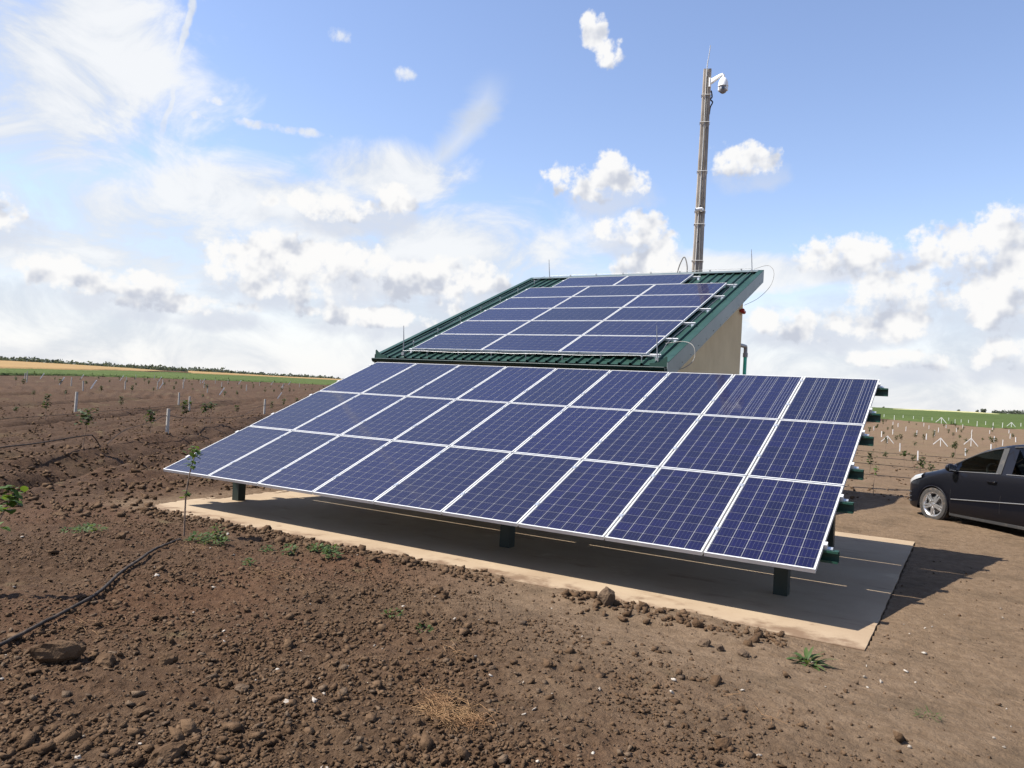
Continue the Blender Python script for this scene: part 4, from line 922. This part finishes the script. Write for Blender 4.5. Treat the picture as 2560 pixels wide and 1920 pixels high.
        for idx in (0, len(XS) - 1):     # close the nose and tail
            c = [(p[0], 0.0, p[2]) for p in S[idx]]; body.add(S[idx] + c, [(k, k + 1, NP + k + 1, NP + k) for k in range(NP - 1)])
        # floor and wheel housings
        for i in range(len(XS) - 1):
            a, b = S[i][0], S[i + 1][0]; body.add([a, b, (b[0], 0, b[2]), (a[0], 0, a[2])], [(0, 1, 2, 3)])
    def weld(mb, name, m, th=None):
        o = mb.obj(name, m, t, smooth=True); import bmesh
        bm = bmesh.new(); bm.from_mesh(o.data); bmesh.ops.remove_doubles(bm, verts=bm.verts, dist=0.0005); bmesh.ops.recalc_face_normals(bm, faces=bm.faces); bm.to_mesh(o.data); bm.free()
        o.data.polygons.foreach_set('use_smooth', [True] * len(o.data.polygons)); o.data.set_sharp_from_angle(angle=R(50)); return o
    bo = weld(body, 'body', M['paint']); weld(shield, 'windscreen', M['car_glass']); weld(rearg, 'rear_window', M['car_glass'])
    for nm, (lo, hi) in WIN.items():
        for s in (1, -1):
            m = MB(); xs = [x for x in XS if lo - 1e-6 <= x <= hi + 1e-6]
            xs = sorted(set(xs + [lo, hi]), reverse=True); top = []; bot = []
            for x in xs:
                w, zb = wid(x), belt(x); k = min(wr(x), w - .06); rz_ = rail(x)
                bot.append((x, s * (w - 0.060), zb - 0.004)); top.append((x, s * (k - 0.002), rz_ + 0.003))
            n = len(xs); m.add(bot + top, [(i, i + 1, n + i + 1, n + i) for i in range(n - 1)]); m.obj('side_window', M['car_glass'], t, smooth='all')
            # sealing strip along the foot of the glass
            MB().tube([(x, s * (wid(x) - 0.050), belt(x) + 0.004) for x in xs], 0.007, 6).obj('window_strip', M['strip'], t)
            if nm != 'quarter':
                f0 = MB()
                f0.tube([(x, s * (min(wr(x), wid(x) - .06) + 0.002), rail(x) + 0.0) for x in xs], 0.014, 6); f0.obj('window_frame', M['trim'], t)
                xa = xs[-1] + 0.0; w = wid(xa)
                MB().bar((xa, s * (w - .052), belt(xa)), (xa, s * (min(wr(xa), w - .06) + .002), rail(xa)), 0.10 if nm == 'front' else 0.05, 0.012, (0, s, 0.3)).obj('pillar_trim', M['trim'], t)
    # doors: seam grooves, handles, rub strips
    for s in (1, -1):
        for x, z0, z1 in ((-0.33, 0.66, 0.94), (-0.40, 0.24, 0.66), (-1.40, 0.24, 1.03), (-2.34, 0.66, 1.06)):
            pts = [(x - 0.05 * (z - z0) * (1 if x < -1 else 0), s * (np.interp(z, [0.2, 0.44, 0.6, belt(x) - .04, belt(x)], [wid(x) - .02, wid(x), wid(x) + .003, wid(x) - .03, wid(x) - .056]) + 0.001), z) for z in np.linspace(z0, z1, 9)]
            MB().tube(pts, 0.004, 4).obj('door_seam', M['black_plastic'], t)
        MB().tube([(x, s * (wid(x) + 0.006), 0.47 + 0.085 * (-0.42 - x)) for x in np.linspace(-0.42, -2.36, 24)], 0.010, 6).obj('rub_strip', M['strip'], t)
        for x in (-1.24, -2.18):
            y = s * (wid(x) - 0.006); z = belt(x) - 0.14
            h = MB(); h.tube([(x + 0.09, y, z - .006), (x + 0.07, y + s * 0.03, z), (x - 0.07, y + s * 0.032, z + .008), (x - 0.09, y, z + .008)], 0.013, 8); h.obj('door_handle', M['paint'], t, smooth=True)
            MB().box(x - 0.085, x - 0.045, y + s * .018 - .022, y + s * .018 + .022, z - 0.006, z + 0.018).obj('handle_cap', M['chrome'], t, bevel=0.004)
        # mirror
        v, f = ICO3; mp = np.array(v) * np.array([0.085, 0.105, 0.075]); mp[:, 0] = np.where(mp[:, 0] < 0, mp[:, 0] * 0.45, mp[:, 0])
        o = inst('door_mirror', np_mesh('door_mirror', mp, f, M['paint'], True), t, (-0.46, s * 0.965, 1.045)); g = MB(); g.box(-0.041, -0.038, -0.078, 0.078, -0.052, 0.052); g.obj('mirror_glass', M['chrome'], o)
        MB().bar((-0.44, s * 0.82, 0.985), (-0.44, s * 0.93, 1.02), 0.07, 0.05).obj('mirror_arm', M['trim'], t)
        # headlamp and lower bumper grille pieces
        hl = MB(); XH = [0.70, 0.62, 0.54, 0.46, 0.38, 0.30]; up = []; dn = []
        for x in XH:
            up.append((x, s * (wid(x) - 0.050), belt(x) + 0.012)); dn.append((x, s * (wid(x) + 0.004), belt(x) - 0.105 + 0.10 * (0.70 - x)))
        md = [(a[0], s * max(abs(a[1]), abs(b[1])) , (a[2] * .6 + b[2] * .4)) for a, b in zip(up, dn)]; inn = [(a[0], a[1] - s * 0.10, a[2] + 0.012) for a in up]
        n = len(XH); hl.add(dn + md + up + inn, [(r_ * n + i, r_ * n + i + 1, (r_ + 1) * n + i + 1, (r_ + 1) * n + i) for r_ in range(3) for i in range(n - 1)]); hl.obj('headlight', M['headlamp'], t, smooth=True)
        MB().box(-3.44, -3.30, s * .70 - .10, s * .70 + .10, 0.86, 1.16).obj('tail_light', M['taillamp'], t, bevel=0.02)
        MB().box(-2.38, -0.38, s * 0.855 - 0.02, s * 0.855 + 0.02, 0.165, 0.225).obj('sill_trim', M['trim'], t, bevel=0.01)
        for k in range(3): MB().tube([(x, s * (wid(x) + 0.004), 0.30 + k * 0.085) for x in (0.80, 0.72, 0.64, 0.56)], 0.012, 6).obj('bumper_slat', M['trim'], t)
        ar = MB(); ar.tube([(AR * math.cos(a), s * (wid(AR * math.cos(a)) - 0.004), wc + AR * math.sin(a)) for a in np.linspace(R(-10), R(190), 25)], 0.012, 6); ar.obj('arch_trim', M['paint'], t, smooth=True)
    # interior
    for y in (0.36, -0.36):
        for x in (-1.25, -2.15):
            st = MB(); st.bar((x + .02, y, 0.62), (x - 0.22, y, 1.16), 0.46, 0.16, (1, 0, 0.4)); st.bar((x - 0.24, y, 1.22), (x - 0.28, y, 1.38), 0.24, 0.10, (1, 0, 0.4)); st.box(x, x + 0.5, y - .24, y + .24, 0.42, 0.60); st.obj('seat', M['seat'], t, bevel=0.03)
    MB().box(-0.75, -0.28, -0.70, 0.70, 0.72, 0.98).obj('dashboard', M['seat'], t, bevel=0.05)
    c = Vector((-0.86, 0.36, 1.0)); sw = MB(); sw.tube([(c.x + 0.075 * math.sin(a), c.y + 0.185 * math.cos(a), c.z + 0.165 * math.sin(a)) for a in np.linspace(0, 2 * math.pi, 33)], 0.016, 8, False); sw.obj('steering_wheel', M['black_plastic'], t, smooth=True)
    # wheels
    def wheel_part(x, s):
        w = empty('wheel', (x, s * 0.775, 0.312), 0, t)
        prof = [(0.222, -0.098), (0.262, -0.104), (0.296, -0.098), (0.312, -0.078), (0.314, 0.0), (0.312, 0.078), (0.296, 0.098), (0.262, 0.104), (0.222, 0.098)]
        MB().lathe(prof, 48, (0, 0, 0), 'Y').obj('tyre', M['tyre'], w, smooth=True)
        tr = MB()
        for k in range(60):
            a = 2 * math.pi * k / 60
            for y0, y1 in ((-0.082, -0.03), (0.03, 0.082)): tr.bar((0.314 * math.cos(a), y0, 0.314 * math.sin(a)), (0.314 * math.cos(a + .05), y1, 0.314 * math.sin(a + .05)), 0.014, 0.012, (math.cos(a), 0, math.sin(a)))
        tag(tr.obj('tread', M['tyre'], w), kind='stuff')
        MB().lathe([(0.226, -0.09), (0.205, -0.08), (0.196, 0.0), (0.206, 0.072), (0.224, 0.088), (0.234, 0.092), (0.236, 0.098), (0.228, 0.100), (0.214, 0.094), (0.200, 0.076), (0.190, 0.05)] if s > 0 else [(0.226, 0.09), (0.205, 0.08), (0.196, 0.0), (0.206, -0.072), (0.224, -0.088), (0.234, -0.092), (0.236, -0.098), (0.228, -0.100), (0.214, -0.094), (0.200, -0.076), (0.190, -0.05)], 48, (0, 0, 0), 'Y').obj('rim', M['rim'], w, smooth=True)
        for k in range(5):
            a = R(90 + 72 * k + 36)
            sp = MB()
            for e in (-1, 1):
                b = a + e * 0.14; c0 = a + e * 0.30
                p0 = Vector((0.055 * math.cos(c0), s * 0.078, 0.055 * math.sin(c0))); p1 = Vector((0.212 * math.cos(b), s * 0.082, 0.212 * math.sin(b)))
                sp.bar(p0, p1, 0.036, 0.036, (0, s, 0), 0.034, 0.024)
            sp.obj('spoke', M['rim'], w, bevel=0.005)
        hb = MB(); hb.lathe([(0.0, s * 0.100), (0.030, s * 0.098), (0.034, s * 0.092), (0.062, s * 0.086), (0.066, s * 0.05)], 24, (0, 0, 0), 'Y'); hb.obj('hub', M['rim'], w, smooth=True)
        nuts = MB()
        for k in range(5): a = R(90 + 72 * k); nuts.lathe([(0.0, s * 0.096), (0.009, s * 0.095), (0.010, s * 0.082)], 8, (0.046 * math.cos(a), 0, 0.046 * math.sin(a)), 'Y')
        nuts.obj('wheel_nut', M['brake'], w)
        MB().lathe([(0.0, s * 0.035), (0.150, s * 0.035), (0.152, s * 0.02), (0.0, s * 0.02)], 32, (0, 0, 0), 'Y').obj('brake_disc', M['brake'], w)
        MB().lathe([(0.0, s * 0.010), (0.20, s * 0.010)], 24, (0, 0, 0), 'Y').obj('wheel_back', M['black_plastic'], w)
    for x in axles:
        for s in (1, -1): wheel_part(x, s)
car()

# ------------------------------------------------------------------ plants
def leaf(mb, base, d, up, ln, wd, curl=0.25):
    """ovate leaf with a folded midrib, from base along d"""
    d = Vector(d).normalized(); up = Vector(up); s = d.cross(up)
    if s.length < 1e-4: s = d.cross(Vector((1, 0, 0)))
    s.normalize(); n = s.cross(d).normalized(); b = Vector(base); V = []
    for t, w in ((0.0, 0.02), (0.22, 0.42), (0.5, 0.5), (0.78, 0.32), (1.0, 0.0)):
        c = b + d * (ln * t) - n * (curl * ln * t * t); V += [c + s * (w * wd) + n * (0.18 * w * wd), c, c - s * (w * wd) + n * (0.18 * w * wd)]
    F = []
    for i in range(4):
        for k in (0, 1): F.append((3 * i + k, 3 * i + k + 1, 3 * i + k + 4, 3 * i + k + 3))
    mb.add(V, F)
def tuft(mb, rg, c, r, h, n, size):
    for k in range(n):
        a = rg.uniform(0, 6.283); e = rg.uniform(-0.5, 0.9); p = Vector(c) + Vector((rg.normal() * r * .35, rg.normal() * r * .35, rg.uniform(-h / 2, h / 2)))
        leaf(mb, p, (math.cos(a) * math.cos(e), math.sin(a) * math.cos(e), math.sin(e)), (0, 0, 1), size * rg.uniform(.7, 1.25), size * rg.uniform(.7, 1.05), rg.uniform(.05, .5))
def sapling_meshes(seed, h, tufts, lean=(0, 0), r=0.011, size=0.06, material='leaf'):
    rg = np.random.default_rng(seed); P = []
    for t in np.linspace(0, 1, 9): P.append((lean[0] * t ** 1.4 + 0.025 * h * math.sin(t * 5 + seed), lean[1] * t ** 1.4 + 0.02 * h * math.cos(t * 4 + seed), -0.08 + (h + 0.08) * t))
    tm = MB().tube(P, [r * (1 - 0.55 * t) for t in np.linspace(0, 1, 9)], 7); tr = tm.mesh('trunk', M['bark'], True)
    cm = MB()
    for (t, rr, hh, n) in tufts:
        i = min(int(t * 8), 7); q = Vector(P[i]).lerp(Vector(P[i + 1]), t * 8 - i); tuft(cm, rg, q, rr, hh, n, size)
    return tr, cm.mesh('crown', M[material], 'all')
def sapling(meshes, x, y, label, group=None, rz=0.0, s=1.0):
    t = empty('sapling', (x, y, gz(x, y)), rz); t.scale = (s, s, s); inst('trunk', meshes[0], t); inst('crown', meshes[1], t)
    return tag(t, label, 'sapling', group)
sapling(sapling_meshes(1, 0.95, [(1.0, .10, .16, 20), (0.88, .07, .10, 10), (0.54, .07, .08, 11)], (0.05, 0.08), 0.0125, 0.07), 2.42, -1.42, 'bare-stemmed sapling standing before the lowest corner of solar array')
sapling(sapling_meshes(2, 0.80, [(0.98, .08, .12, 18), (0.86, .06, .10, 12), (0.70, .04, .08, 5), (0.42, .11, .12, 14)], (0.20, 0.12), 0.009, 0.08), 3.74, -4.20, 'leafy sapling leaning in at the left edge of picture')
sapling(sapling_meshes(3, 0.60, [(1.0, .08, .14, 14), (0.84, .06, .08, 7)], (0.0, 0.02), 0.008, 0.06), 8.28, 13.17, 'lone sapling between the array beam ends and the black car')
SAP = [sapling_meshes(10 + k, h, tf, ln, 0.012, sz, 'leaf_dark') for k, (h, tf, ln, sz) in enumerate([
    (0.80, [(0.95, .20, .34, 60)], (0.03, 0.02), 0.10), (0.74, [(0.98, .18, .26, 46), (0.8, .12, .16, 18)], (-0.03, 0.03), 0.10), (0.86, [(0.95, .19, .30, 50), (0.76, .12, .16, 18)], (0.02, -0.04), 0.095),
    (0.70, [(0.97, .18, .24, 44)], (0.04, 0.0), 0.10), (0.78, [(0.92, .15, .40, 50), (0.66, .12, .12, 12)], (-0.02, -0.02), 0.095)])]
def rowpt(pc, s): return (pc * ROW_N[0] + s * ROW_D[0], pc * ROW_N[1] + s * ROW_D[1])
for i, (x, y, lab) in enumerate([(-6.55, 2.66, 'sapling whose stem the sagging drip hose passes'), (-10.45, 6.95, 'bushy sapling just left of nearest concrete post'), (-11.6, 8.85, 'sapling just right of nearest concrete post'), (-14.1, 11.9, 'second sapling past the nearest concrete post towards the array'), (-17.6, 7.8, 'sapling left of the second nearest concrete post')]):
    sapling(SAP[i], x, y, lab, 'saplings in the nearest rows of ploughed field', i * 1.3)
rg = np.random.default_rng(21); nsap = 0
for k in range(0, 13):
    pc = -3.5 - 6.0 * k; s = 6.0 + rg.uniform(0, 3)
    while s < 150:
        s += rg.uniform(3.2, 5.2) * (1 + s / 260.0)
        x, y = rowpt(pc + rg.normal() * 0.12, s); r = math.hypot(x - CAM[0], y - CAM[1]); az = math.degrees(math.atan2(-(x - CAM[0]), y - CAM[1]))
        lim = np.interp(az, [40, 47.5, 52.5, 57, 60.8, 64.2, 70], [205, 190, 168, 155, 136, 117, 100])
        if not (43 < az < 65.5) or r > lim - 2 or r < 27 or rg.random() < 0.25 or nsap > 190: continue
        nsap += 1
        sapling(SAP[int(rg.integers(5))], x, y, 'small dark-leaved sapling in the ploughed rows left of the solar array', 'saplings across the ploughed field left', rg.uniform(0, 6.28), rg.uniform(0.55, 0.9))
for k in range(58):
    y = 19 + 82 * rg.random() ** 1.2; az = rg.uniform(-2.6, 6.2); r = y - CAM[1]; x = CAM[0] - math.tan(R(az)) * r
    if (abs(x - 9.7) < 1.6 and y < 14): continue
    y = round((y - 18.4) / 5.1) * 5.1 + 18.4 + rg.normal() * .15
    sapling(SAP[int(rg.integers(5))], x, y, 'small sapling among white stakes behind the array and car', 'saplings in the field behind the car', rg.uniform(0, 6.28), rg.uniform(0.55, 0.82))

# posts, stakes and braced end posts of the planting
pm = MB(); pm.lathe([(0.0, 0.76), (0.042, 0.758), (0.047, 0.74), (0.050, -0.25), (0.0, -0.25)], 12); ME_POST = pm.mesh('concrete_post', M['post_conc'], True)
def post(x, y, label, group=None, s=1.0):
    o = inst('concrete_post', ME_POST, None, (x, y, gz(x, y) - 0.02), (random.uniform(-.03, .03), random.uniform(-.03, .03), 0), s); return tag(o, label, 'post', group)
post(-10.10, 7.24, 'nearest round concrete post carrying the drip hose')
post(-20.5, 10.5, 'second nearest concrete post standing alone by dry grass', s=1.1)
post(-20.15, 19.8, 'concrete post just outside the upper edge of the solar array')
post(-25.4, 19.4, 'concrete post with a sapling crown before it in third row')
n = 0
for k in range(1, 12):
    pc = -3.5 - 6.0 * k
    for s in np.arange(22 + (k * 3.7) % 8, 130, 9.0):
        x, y = rowpt(pc, s); r = math.hypot(x - CAM[0], y - CAM[1]); az = math.degrees(math.atan2(-(x - CAM[0]), y - CAM[1]))
        if 44 < az < 65 and 46 < r < np.interp(az, [44, 52.5, 57, 64.2], [190, 160, 148, 112]) and rg.random() < .5:
            post(x, y, 'short grey post far off in the rows left of the solar array', 'grey posts in the field rows left'); n += 1
sm = MB(); sm.box(-0.022, 0.022, -0.022, 0.022, -0.2, 0.42); ME_STAKE = sm.mesh('white_stake', M['stake'])
RS = [(7.12, 37.3), (8.33, 29.9), (10.04, 38.0), (7.45, 57.1), (6.38, 65.3), (4.75, 63.3), (4.55, 56.3), (4.96, 74.6), (7.61, 67.2), (7.57, 77.4), (8.99, 82.5), (11.77, 61.7), (11.85, 83.8), (13.16, 72.2), (13.67, 89.2), (13.23, 64.0), (2.6, 70.7), (3.35, 87.6), (6.34, 87.6), (7.77, 95.3), (9.4, 100.0), (3.9, 47.5), (11.3, 47.0), (12.1, 55.0), (14.9, 78), (5.4, 97), (2.2, 96), (12.4, 100), (16.2, 98)]
for i, (x, y) in enumerate(RS):
    lab = {1: 'white stake nearest to the car bonnet', 0: 'white stake second nearest the array beam ends', 2: 'white stake just above the car windscreen'}.get(i)
    o = inst('white_stake', ME_STAKE, None, (x, y, gz(x, y)), (random.uniform(-.04, .04), random.uniform(-.04, .04), random.uniform(0, 1)), (1, 1, random.uniform(.85, 1.15)))
    tag(o, lab or 'short white stake standing in brown field behind the car', 'stake', None if lab else 'white stakes behind the car')
fm = MB(); fm.box(-0.03, 0.03, -0.03, 0.03, -0.2, 0.72); ME_FAR = fm.mesh('end_post', M['stake'])
for (x, y) in [(-2.1, 133.5), (0.0, 126), (0.6, 135), (2.5, 128), (4.0, 123.3), (5.2, 124.4), (7.2, 131), (8.3, 117.3), (9.0, 119.6), (9.9, 117.3), (10.9, 111), (11.9, 113.9), (12.6, 107.7), (13.7, 111), (15.9, 115.5), (-3.6, 136)]:
    tag(inst('end_post', ME_FAR, None, (x, y, gz(x, y)), (random.uniform(-.03, .03), random.uniform(-.03, .03), 0)), 'white end post in the row before the green field, behind car', 'post', 'white end posts before the green field')
def braced(x, y, s, label, group=None, tall=False, rz=0.0):
    t = empty('braced_post', (x, y, gz(x, y)), rz); t.scale = (s, s, s)
    MB().box(-0.016, 0.016, -0.016, 0.016, -0.1, 0.44).obj('upright', M['stake'], t)
    for sg in (-1, 1): MB().bar((0, 0.0, 0.47), (sg * 0.36, 0.03 * sg, 0.02 if sg > 0 else 0.09), 0.055 if sg > 0 else 0.032, 0.04).obj('strut', M['stake'], t)
    if tall: MB().tube([(0, 0, 0.44), (0.02, 0, 0.62), (0.0, 0, 0.78), (0.03, 0, 0.98)], 0.02, 6).obj('marker_rod', M['stake'], t)
    return tag(t, label, 'braced post', group)
braced(5.74, 46.8, 1.0, 'white braced post nearest to the solar array edge')
braced(8.63, 47.9, 1.1, 'white braced post in the middle of the field, no rod')
braced(10.26, 51.0, 1.1, 'white braced post with a tall wavy rod on top', tall=True)
braced(6.63, 117.0, 1.9, 'white braced post against the green field, farther off')
braced(14.79, 114.3, 1.6, 'white braced post against the green field above the car roof')
lm = MB(); lm.bar((-0.22, 0, -0.12), (0.34, 0, 0.78), 0.09, 0.07, (0, 1, 0)); ME_LEAN = lm.mesh('leaning_post', M['stake'])
for (x, y, s) in [(-66, 35.2, .95), (-58, 33.6, 1.0), (-64, 44.6, 0.8), (-51.5, 42.3, .9), (-46.2, 44.6, .85), (-86, 44, .9), (-88, 50, .9), (-92, 58, .9), (-95, 66, .9), (-98, 76, .9), (-100, 85, .9), (-103, 95, .9), (-108, 104, .9), (-84, 80, .9)]:
    tag(inst('leaning_post', ME_LEAN, None, (x, y, gz(x, y)), (0, 0, R(28)), s), 'white leaning end post at a row end left of the array', 'post', 'leaning white row-end posts')

# drip hoses
def hose(pts, r, label, ground=True, lift=0.0):
    P = smooth_path(pts, 10)
    if ground:
        z = terrain(np.array([p.x for p in P]), np.array([p.y for p in P])); n = 9; zp = np.pad(z, n, 'edge')
        zs = np.array([zp[i:i + 2 * n + 1].mean() for i in range(len(z))]); z = np.maximum(zs, 0.35 * z + 0.65 * zs)
        P = [Vector((p.x, p.y, zz + r * 0.8 + lift)) for p, zz in zip(P, z)]
    o = MB().tube(P, r, 8).obj('drip_hose', M['hose'], None, smooth='all'); return tag(o, label, 'hose')
hose([(a, b, 0) for a, b in ((5.50, -5.20), (5.26, -4.90), (5.06, -4.66), (4.92, -4.42), (4.68, -4.01), (4.44, -3.65), (3.99, -3.18), (3.62, -2.75), (3.33, -2.42), (3.05, -1.99), (2.90, -1.80))], 0.013, 'thick black hose lying over tilled soil in front', True, 0.022)
hose([(-3.6, -1.1, .42), (-4.37, -0.11, .47), (-5.24, .99, .45), (-6.63, 2.76, .46), (-6.9, 3.09, .40), (-7.15, 3.4, .17), (-7.41, 3.74, -.12)], 0.013, 'black hose hanging in an arc down into the soil', False)
hose([(-7.29, 3.59, .05), (-7.5, 3.85, .22), (-8.18, 4.71, .46), (-9.38, 6.24, .56), (-10.12, 7.20, .70), (-11.74, 9.22, .52), (-16.56, 15.3, .30), (-20.15, 19.75, .62), (-27, 28.5, .35)], 0.009, 'thin hose rising to the top of nearest concrete post', False)
hose([rowpt(-9.3, s) + (0.25,) for s in (4, 9, 14, 20, 27, 36, 48)], 0.010, 'dark hose along the second row of the left field', True, 0.05)
for i, y in enumerate((18.4, 23.7, 28.6, 33.6)):
    hose([(x, y + 0.10 * math.sin(x + i), 0) for x in (-1, 2, 5, 7, 9, 11.5, 14)], 0.011, ('hose running just behind the front of the car', 'second hose behind the car bonnet', 'third hose line across the brown field behind car', 'farthest thin hose line behind the car')[i], True, 0.04)

# weeds and straw
def weed(x, y, rad, h, n, size, label, seed, group=None, material='weed', narrow=0.75):
    rg = np.random.default_rng(seed); m = MB()
    for k in range(n):
        a = rg.uniform(0, 6.283); q = rad * math.sqrt(rg.random()); e = rg.uniform(0.05, 1.1); p = (math.cos(a) * q, math.sin(a) * q, rg.random() * h * (1 - .6 * q / rad))
        leaf(m, p, (math.cos(a + rg.normal() * .6) * math.cos(e), math.sin(a + rg.normal() * .6) * math.cos(e), math.sin(e)), (0, 0, 1), size * rg.uniform(.6, 1.3), size * narrow * rg.uniform(.6, 1.1), .5)
    return tag(m.obj('weed', M[material], None, smooth='all', loc=(x, y, gz(x, y))), label, 'weed', group)
weed(9.22, -1.02, 0.07, 0.032, 30, 0.130, 'dark green long-leaved weed at the slab corner', 1, narrow=0.28)
weed(2.90, -1.58, 0.11, 0.144, 87, 0.043, 'round green weed at the foot of the front sapling', 2)
weed(3.15, -1.55, 0.13, 0.160, 106, 0.043, 'largest round green weed on the berm, next to sapling', 3)
weed(2.86, -1.30, 0.09, 0.192, 64, 0.043, 'upright dark weed behind the round green weeds', 4)
weed(3.62, -1.22, 0.05, 0.096, 26, 0.043, 'small weed between the round weeds and the twin weeds', 5)
weed(3.86, -1.12, 0.07, 0.128, 41, 0.048, 'leafy weed midway along the berm', 6)
weed(3.98, -0.86, 0.08, 0.096, 45, 0.048, 'flat grey-green weed close to the slab on berm', 7)
weed(4.22, -0.88, 0.08, 0.112, 49, 0.048, 'dark weed at the slab edge beyond the berm weeds', 8)
weed(4.46, -1.10, 0.07, 0.144, 41, 0.048, 'tall narrow weed at the far end of the berm', 9)
weed(1.75, -2.12, 0.17, 0.080, 133, 0.038, 'wide patch of green weed left of the front sapling', 10)
weed(1.98, -2.42, 0.14, 0.048, 57, 0.043, 'smaller grassy weed patch in front of the wide patch', 11)
weed(6.42, -2.50, 0.07, 0.080, 41, 0.029, 'small bright weed in the tilled foreground', 12)
weed(6.82, -2.62, 0.06, 0.048, 34, 0.031, 'second small weed in the tilled foreground nearer straw', 13)
weed(10.05, -1.74, 0.07, 0.048, 49, 0.034, 'faint grassy weed on trodden earth at lower right', 14, narrow=0.2)
weed(4.28, -2.05, 0.05, 0.080, 30, 0.038, 'pale weed in tilled soil below the berm weeds', 15)
def straw_clump(x, y, rx, ry, n, seed, label, name='straw_clump', kind=None):
    rg = np.random.default_rng(seed); m = MB()
    for k in range(n):
        a = rg.uniform(0, 6.283); q = math.sqrt(rg.random()); px, py = x + rx * q * math.cos(a), y + ry * q * math.sin(a); b = rg.uniform(0, 6.283); ln = rg.uniform(0.05, 0.17); z = gz_fast(px, py) + rg.uniform(0.0, 0.022)
        d = Vector((math.cos(b), math.sin(b), rg.normal() * 0.25)); sd = Vector((-d.y, d.x, 0)) * rg.normal() * 0.04
        m.tube([(px, py, z), Vector((px, py, z)) + d * ln * .5 + sd + Vector((0, 0, .02)), Vector((px, py, z)) + d * ln], 0.0014, 4, False)
    return tag(m.obj(name, M['straw'], None), label, 'straw', kind=kind)
def gz_fast(x, y): return gz(x, y)
straw_clump(7.90, -3.80, 0.20, 0.10, 300, 5, 'tangled orange-brown clump of dry straw on foreground soil')
straw_clump(7.70, -3.66, 0.10, 0.07, 90, 6, 'thinner wisp of dry straw beside the larger straw clump')
for i, (x, y, n, lab) in enumerate([(3.3, -1.95, 30, 'dry pale stalks on the soil beside the hose end'), (5.0, -2.3, 34, 'dry stalks lying in the tilled soil below the berm'), (5.05, -4.1, 24, 'dry stalks beside the hose near the flat-topped clod'), (7.2, -3.0, 14, 'few loose straw bits in middle of foreground'), (9.1, -2.5, 8, 'single bent straw on the smoother earth lower right')]):
    straw_clump(x, y, 0.22, 0.16, n, 30 + i, lab)

# ------------------------------------------------------------------ far trees
def crown_mesh(seed, w, h, n, sz):
    rg = np.random.default_rng(seed); V = []; F = []
    lob = [(rg.normal() * w * .28, rg.normal() * w * .28, h * rg.uniform(.4, .82), w * rg.uniform(.22, .36)) for _ in range(9)]
    for k in range(n):
        c = lob[int(rg.integers(len(lob)))]; d = rg.normal(size=3); d /= np.linalg.norm(d); p = np.array(c[:3]) + d * c[3] * rg.random() ** .35
        u = rg.normal(size=3); u /= np.linalg.norm(u); v = np.cross(u, rg.normal(size=3)); v /= np.linalg.norm(v); s = sz * rg.uniform(.6, 1.3); o = len(V)
        V += [p + u * s, p + v * s, p - u * s, p - v * s]; F.append((o, o + 1, o + 2, o + 3))
    return np.array(V), np.array(F)
def far_tree(az, r, h, w, label, seed, group=None):
    x, y = CAM[0] - math.sin(R(az)) * r, CAM[1] + math.cos(R(az)) * r; t = empty('far_tree', (x, y, float(terrain(np.array([x]), np.array([y]), False)[0])))
    V, F = crown_mesh(seed, w, h, 420, h * .055); inst('crown', np_mesh('crown', V, F, M['hazy_tree_leaf']), t)
    m = MB(); m.tube([(0, 0, -1), (0, 0, h * .3), (0.2, 0, h * .6)], [h * .03, h * .022, h * .01], 8)
    for a in range(4): m.tube([(0, 0, h * .32), (math.cos(a * 1.6) * w * .25, math.sin(a * 1.6) * w * .25, h * .62)], [h * .014, h * .006], 6)
    m.obj('trunk', M['bark'], t); return tag(t, label, 'tree', group)
far_tree(-0.62, 1000, 12.5, 7.0, 'lone round tree on the horizon right of the roof', 1)
far_tree(0.75, 1000, 10.0, 4.0, 'tiny tree on the horizon left of the lone round tree', 2)
for i, (a, h, w) in enumerate([(-1.35, 10.5, 9), (-1.62, 12, 9), (-1.95, 11.5, 9), (-2.25, 11.5, 10), (-2.6, 11, 10), (-2.95, 11, 10), (-3.3, 11, 9)]):
    far_tree(a, 1000 + 15 * (i % 3), h, w, 'dark tree in the far grove at the right end of horizon', 10 + i, 'far grove on the right horizon')
far_tree(5.0, 1000, 9.0, 3.5, 'single speck of a tree on the skyline beside the array edge', 30)
Vs = []; Fs = []; o = 0; rg = np.random.default_rng(77)
for k in range(240):
    a = rg.uniform(43.0, 66.5); r = 950 + rg.normal() * 40; dens = np.interp(a, [43, 46, 49, 51, 55, 58, 62, 66], [.3, .5, .8, 1.1, 1.1, .75, .9, .8]); h = 4.7 + 1.2 * dens * rg.uniform(.4, 1.2)
    V, F = crown_mesh(200 + k, rg.uniform(9, 20), h, 240, 1.1); x, y = CAM[0] - math.sin(R(a)) * r, CAM[1] + math.cos(R(a)) * r
    Vs.append(V + np.array([x, y, float(terrain(np.array([x]), np.array([y]), False)[0])])); Fs.append(F + o); o += len(V)
tag(inst('tree_line', np_mesh('tree_line', np.concatenate(Vs), np.concatenate(Fs), M['hazy_tree_leaf'])), 'dark strip of far trees along the left horizon', 'trees', kind='stuff')
